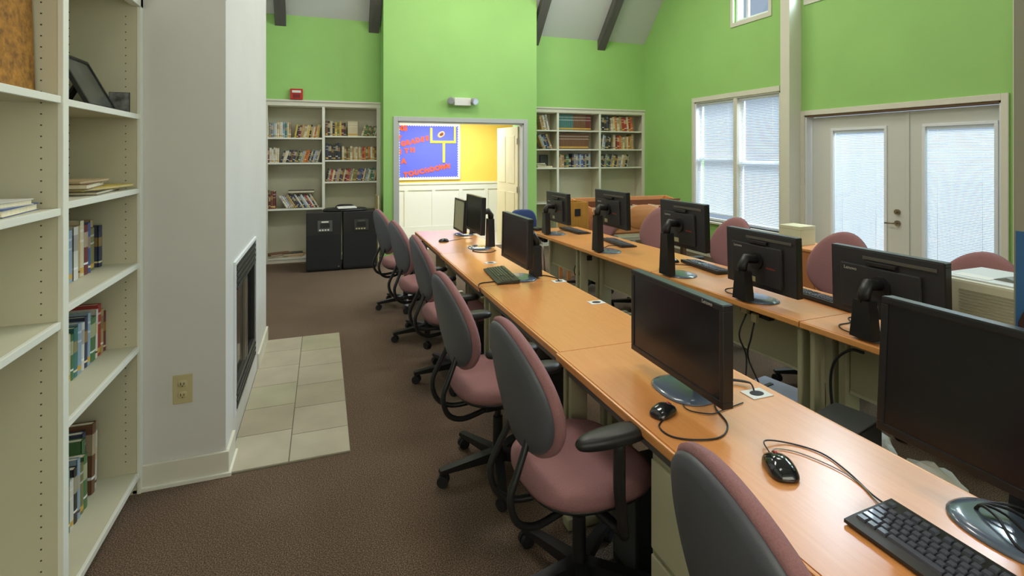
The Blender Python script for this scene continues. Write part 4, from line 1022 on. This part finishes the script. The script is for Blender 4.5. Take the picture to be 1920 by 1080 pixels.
B(-hx+.02, hx-.02, -hy+.02, hy-.02, .312, .322, .004).obj('top_lid', M('printer_lid', (206, 210, 206), .4), t)
MB().prism([(-.09, .322), (.03, .322), (-.02, .338)], -.09, .02, lambda p, q, s_: (s_, p, q)).obj('output_ramp', M('ramp_grey', (120, 122, 114), .6), t)
B(-.13, -.06, .02, .15, .322, .3235).obj('top_label', paper_m, t)

# ---- wooden browser bins and box behind the right row
t = thing('book_browser_bin', 'low orange wood bin unit with scalloped dividers behind the right row', 'book bin', (4.02, 6.25, 0))
hx = .78
B(-hx, hx, -.28, .28, .54, .56).obj('bin_floor', wood_o, t)
B(-hx, hx, -.30, -.28, .56, .86, .004).obj('front_panel', wood_o, t); B(-hx, hx, .28, .30, .56, .98, .004).obj('back_panel', wood_o, t)
for sx in (-1, 1): MB().prism([(-.28, .56), (.28, .56), (.28, .98), (-.28, .90)], sx*hx-sx*.02, sx*hx, lambda p, q, s_: (s_, p, q)).obj('side_panel', wood_o, t)
sc_m = M('scallop_pale', (226, 200, 172), .6)
for k in range(3):
    cx = -.52+k*.52
    MB().blob(ell(.245, .16, .75), [(0, .010), (.97, .010), (1, .006), (1, 0), (0, 0)], lambda a, b, d, c_=cx: (c_+a, -.30-d, .76+b), 28).obj('scalloped_panel', wood_o, t)
for k in range(7): B(-.76+k*.25, -.748+k*.25, -.28, .28, .56, .90).obj('divider', sc_m, t)
B(-hx, hx, -.05, -.03, .88, .96).obj('centre_rail', M('dark_wood', (112, 62, 34), .5), t)
for sx in (-1, 1):
    for sy in (-1, 1): B(sx*(hx-.08)-.03, sx*(hx-.08)+.03, sy*.22-.03, sy*.22+.03, 0, .54, .004).obj('leg', M('dark_leg', (84, 60, 40), .6), t)
for k in range(6):
    cn = ['brown', 'maroon', 'cream', 'tan', 'red', 'white'][k]
    m = book_mesh(.17, .012, .30+.02*(k % 3), cn, k); o = m.obj('book', [bookmat(cn, k % 3), pages_m], None, (4.02-.76+.045+k*.25, 6.02+.02*(k % 2), .563)); o.rotation_euler = (-.10, 0, 0)
    tag(o, '%s picture book standing %s from the left in the orange wood bins' % (cn, ordn(k)), 'book', 'picture books in the wooden bins')
t = thing('wooden_box', 'yellowish wooden box with a small dark square hole, behind the farthest monitor', 'box', (3.00, 6.02, 0))
MB().box(-.14, .14, -.17, -.15, .52, .99).box(-.14, -.12, -.15, .15, .52, .99).box(.12, .14, -.15, .15, .52, .99).box(-.12, .12, .13, .15, .52, .99).box(-.12, .12, -.15, .13, .52, .54).obj('case', M('yellow_wood', (186, 134, 52), .5, var=.15, vscale=4, stretch=(10, 10, 1)), t)
B(-.05, .03, -.174, -.168, .82, .91).obj('dark_square', blk_m, t)
for sx in (-1, 1):
    for sy in (-1, 1): B(sx*.11-.02, sx*.11+.02, sy*.12-.02, sy*.12+.02, 0, .52).obj('leg', wood_o, t)
t = thing('low_cabinet', 'low wooden cabinet beside the post and the patio door', 'cabinet', (4.95, 4.25, 0))
B(-.2, .2, -.28, .28, .03, .58, .006).obj('case', wood_o, t); B(-.22, .22, -.3, .3, .58, .605, .004).obj('top', wood_o, t); B(-.18, .18, -.26, .26, 0, .03).obj('plinth', M('dark_leg', (84, 60, 40)), t)
for sy in (-1, 1):
    d = B(-.212, -.2, sy*.135-.13, sy*.135+.13, .05, .56, .003).obj('door', M('door_wood', (176, 112, 66), .5), t); MB().disc((-.22, sy*.03, .35), (1, 0, 0), .012, .016, 12).obj('knob', chrome, d)
t = thing('cardboard_box', 'small cream box standing on the low cabinet by the patio door', 'box', (4.93, 4.36, .606), .1)
B(-.12, .12, -.13, .13, 0, .20, .004).obj('body', M('cream_card', (206, 204, 170), .8), t); B(-.122, .122, -.132, .132, .17, .205, .003).obj('lid', M('cream_card', (206, 204, 170)), t)
# blue chair by doorway
t = thing('plastic_chair', 'dark blue plastic chair beyond the far end of the left row', 'chair', (2.62, 6.62, 0), math.radians(180))
m = MB(); m.blob(lambda th: (.2*math.copysign(abs(math.cos(th))**.5, math.cos(th)), .16*math.copysign(abs(math.sin(th))**.6, math.sin(th))), [(0, .008), (.9, .008), (1, .003), (1, -.003), (.9, -.008), (0, -.008)], lambda a, b, d: (a*(1-.5*max(0, b)), -.19-.25*b*.4+d+a*a*.8, .66+b), 32); m.obj('backrest', blueb, t)
m = MB(); m.blob(ell(.2, .19, .6), [(0, .008), (.9, .010), (1, .003), (1, -.003), (.9, -.008), (0, -.008)], lambda a, b, d: (a, b, .44+d), 32); m.obj('seat', blueb, t)
for sx in (-1, 1):
    MB().tube([(sx*.17, -.19, .6), (sx*.17, -.17, .43), (sx*.18, -.20, .012)], .010, 8).obj('leg', chrome, t); MB().tube([(sx*.16, .15, .43), (sx*.18, .19, .012)], .010, 8).obj('leg', chrome, t)
# phone / white box at the doorway end of the right row
t = thing('power_adapter', 'small black adapter on the far corner of the right row', 'adapter', (2.25, 5.42, .7405), .3)
B(-.04, .04, -.06, .06, 0, .03, .005).obj('body', blk, t); MB().tube([(0, .06, .015), (.02, .10, .012), (.08, .06, .008), (.14, -.04, .008)], .003, 6).obj('lead', cable_m, t)

# ---- black cabinets at the back left
def blackcab(x, label, k):
    t = thing('black_cabinet', label, 'cabinet', (x, 7.72, 0), 0, 'black cabinets in front of the back left bookcase')
    B(-.225, .225, -.19, .19, .02, .80, .008).obj('case', blk, t); B(-.21, .21, -.17, .17, 0, .02).obj('plinth', blk_m, t)
    B(-.222, .222, -.197, -.19, .04, .50, .002).obj('front_door', blk_m, t)
    cpm = M('panel_grey', (82, 84, 80), .4)
    B(-.08, .11, -.202, -.19, .54, .69, .003).obj('control_panel', cpm if k == 0 else M('panel_dark', (56, 56, 52), .4), t)
    B(-.045, .075, -.207, -.202, .595, .655).obj('display', blk, t)
    m = MB()
    for j in range(4): m.box(-.06+j*.035, -.038+j*.035, -.206, -.202, .555, .573)
    m.obj('buttons', paper_m if k == 0 else ivory, t); B(-.03, .06, -.2065, -.202, .664, .682).obj('name_strip', paper_m if k == 0 else M('panel_grey', (82, 84, 80)), t)
    MB().disc((.19, -.198, .06), (0, 1, 0), .012, .006, 12).obj('lock', chrome, t)
    return t
blackcab(.015, 'left one of two black cabinets with control panels', 0); blackcab(.49, 'right one of two black cabinets, beside the farthest task chair', 1)
t = tag(MB().blob(ell(.30, .17, .8), [(0, .035), (.9, .033), (.98, .02), (1, .01), (.96, 0), (0, 0)], lambda a, b, d: (a, b, d), 36).obj('black_tray', blk, None, (.30, 7.74, .801)), 'wide black oval tray lying across both black cabinets', 'tray')
t = tag(B(-.11, .14, -.10, .08, 0, .02, .006).obj('paper_stack', paper_m, None, (.30, 7.67, .838), .1), 'white papers on the black tray over the cabinets', 'papers')
t = tag(MB().blob(ell(.13, .08), [(0, .04), (.7, .036), (.95, .02), (1, .008), (.97, 0), (0, 0)], lambda a, b, d: (a, b, d), 24).obj('black_bag', blk_m, None, (.30, 7.83, .838)), 'small black bag behind the white papers on the cabinets', 'bag')
tag(B(-.010, .010, -.15, .15, 0, .98, .003).obj('wooden_board', M('pale_board', (206, 190, 140), .6), None, (.765, 8.05, 0)), 'pale board standing upright beside the right black cabinet', 'board')
bpy.data.objects['wooden_board'].rotation_euler = (0, 0, .05)
# bottom shelf items of back left bookcase
fb_ = [(-.62, .076, .30, .20, .03, 'grey', .2, 'grey book lying flat, bottom shelf of the back left bookcase'), (-.40, .076, .26, .2, .025, 'orange', -.2, 'orange book lying flat beside the left black cabinet'),
       (-.60, .107, .3, .2, .02, 'brown', .35, 'brown book lying on the grey one, bottom shelf, back left'), (-.42, .102, .28, .19, .022, 'black', .1, 'black book lying on the orange one, bottom shelf, back left')]
for x, z_, sx, sy, th, cn, rz, lab in fb_: flat_book(x, YF+.14, z_+.0005, sx, sy, th, cn, rz, lab)
flat_book(-.30, YF+.12, 1.022, .36, .2, .03, 'black', .0, 'black folder lying across the slumped books, back left bookcase')
flat_book(4.42, YF+.10, 1.3555+.0, .22, .15, .0, 'cream', 0, '') if False else None
flat_book(3.62, YF+.12, 1.3555, .30, .2, .03, 'cream', .1, 'cream book lying flat on the third left shelf of the back right bookcase')
flat_book(3.54, YF+.12, 1.386, .24, .18, .025, 'grey', .4, 'grey book lying on the cream one, third left shelf, back right bookcase')
flat_book(3.55, YF+.12, 1.4115, .22, .17, .03, 'navy', -.3, 'navy book on the lying stack, third left shelf, back right bookcase')
t = thing('picture_frame', 'small dark framed picture on the third left shelf of the back right bookcase', 'picture', (3.70, YF+.25, 1.356))
B(-.08, .08, -.01, .01, 0, .22, .003).obj('frame', blk, t); B(-.065, .065, -.012, -.01, .015, .205).obj('print', print_m, t)

# ---- pillar at the right edge with poster
struct(B(1.562, 1.80, .30, .772, 0, TOP, .004).obj('wall_pillar', M('pillar_paint', (150, 148, 128), .7)))
t = thing('poster', 'blue red and brown poster on the pillar at the right edge of the photo', 'poster', (1.5585, .56, 1.10))
B(0, .0025, -.205, .205, -.305, .315).obj('sheet', M('poster_blue', (52, 100, 146), .5), t)
def pflat(name, pts, m, d): return MB().prism(pts, -.0005*d-.0004, 0-.0005*(d-1), lambda p, q, s_: (s_, p, q)).obj(name, m, t)
pr = M('poster_red', (176, 48, 32), .5); pb = M('poster_brown', (66, 40, 28), .6); ps_ = M('poster_skin', (206, 160, 120), .6)
pflat('printed_block', [(-.205, .25), (.185, .25), (.185, .30), (-.205, .30)], pr, 1)
pflat('printed_block', [(-.205, -.30), (.185, -.30), (.185, -.25), (-.205, -.25)], pr, 1)
pflat('printed_hair', [(.2, -.13), (.2, .10), (.16, .2), (.08, .235), (-.1, .235), (-.19, .16), (-.2, -.12), (-.1, -.16), (0, -.12), (.1, -.17)], pb, 1)
pflat('printed_face', [(.10+.0*k+.07*math.cos(2*PI*k/20)-.1, .05+.12*math.sin(2*PI*k/20)) for k in range(20)], ps_, 2)
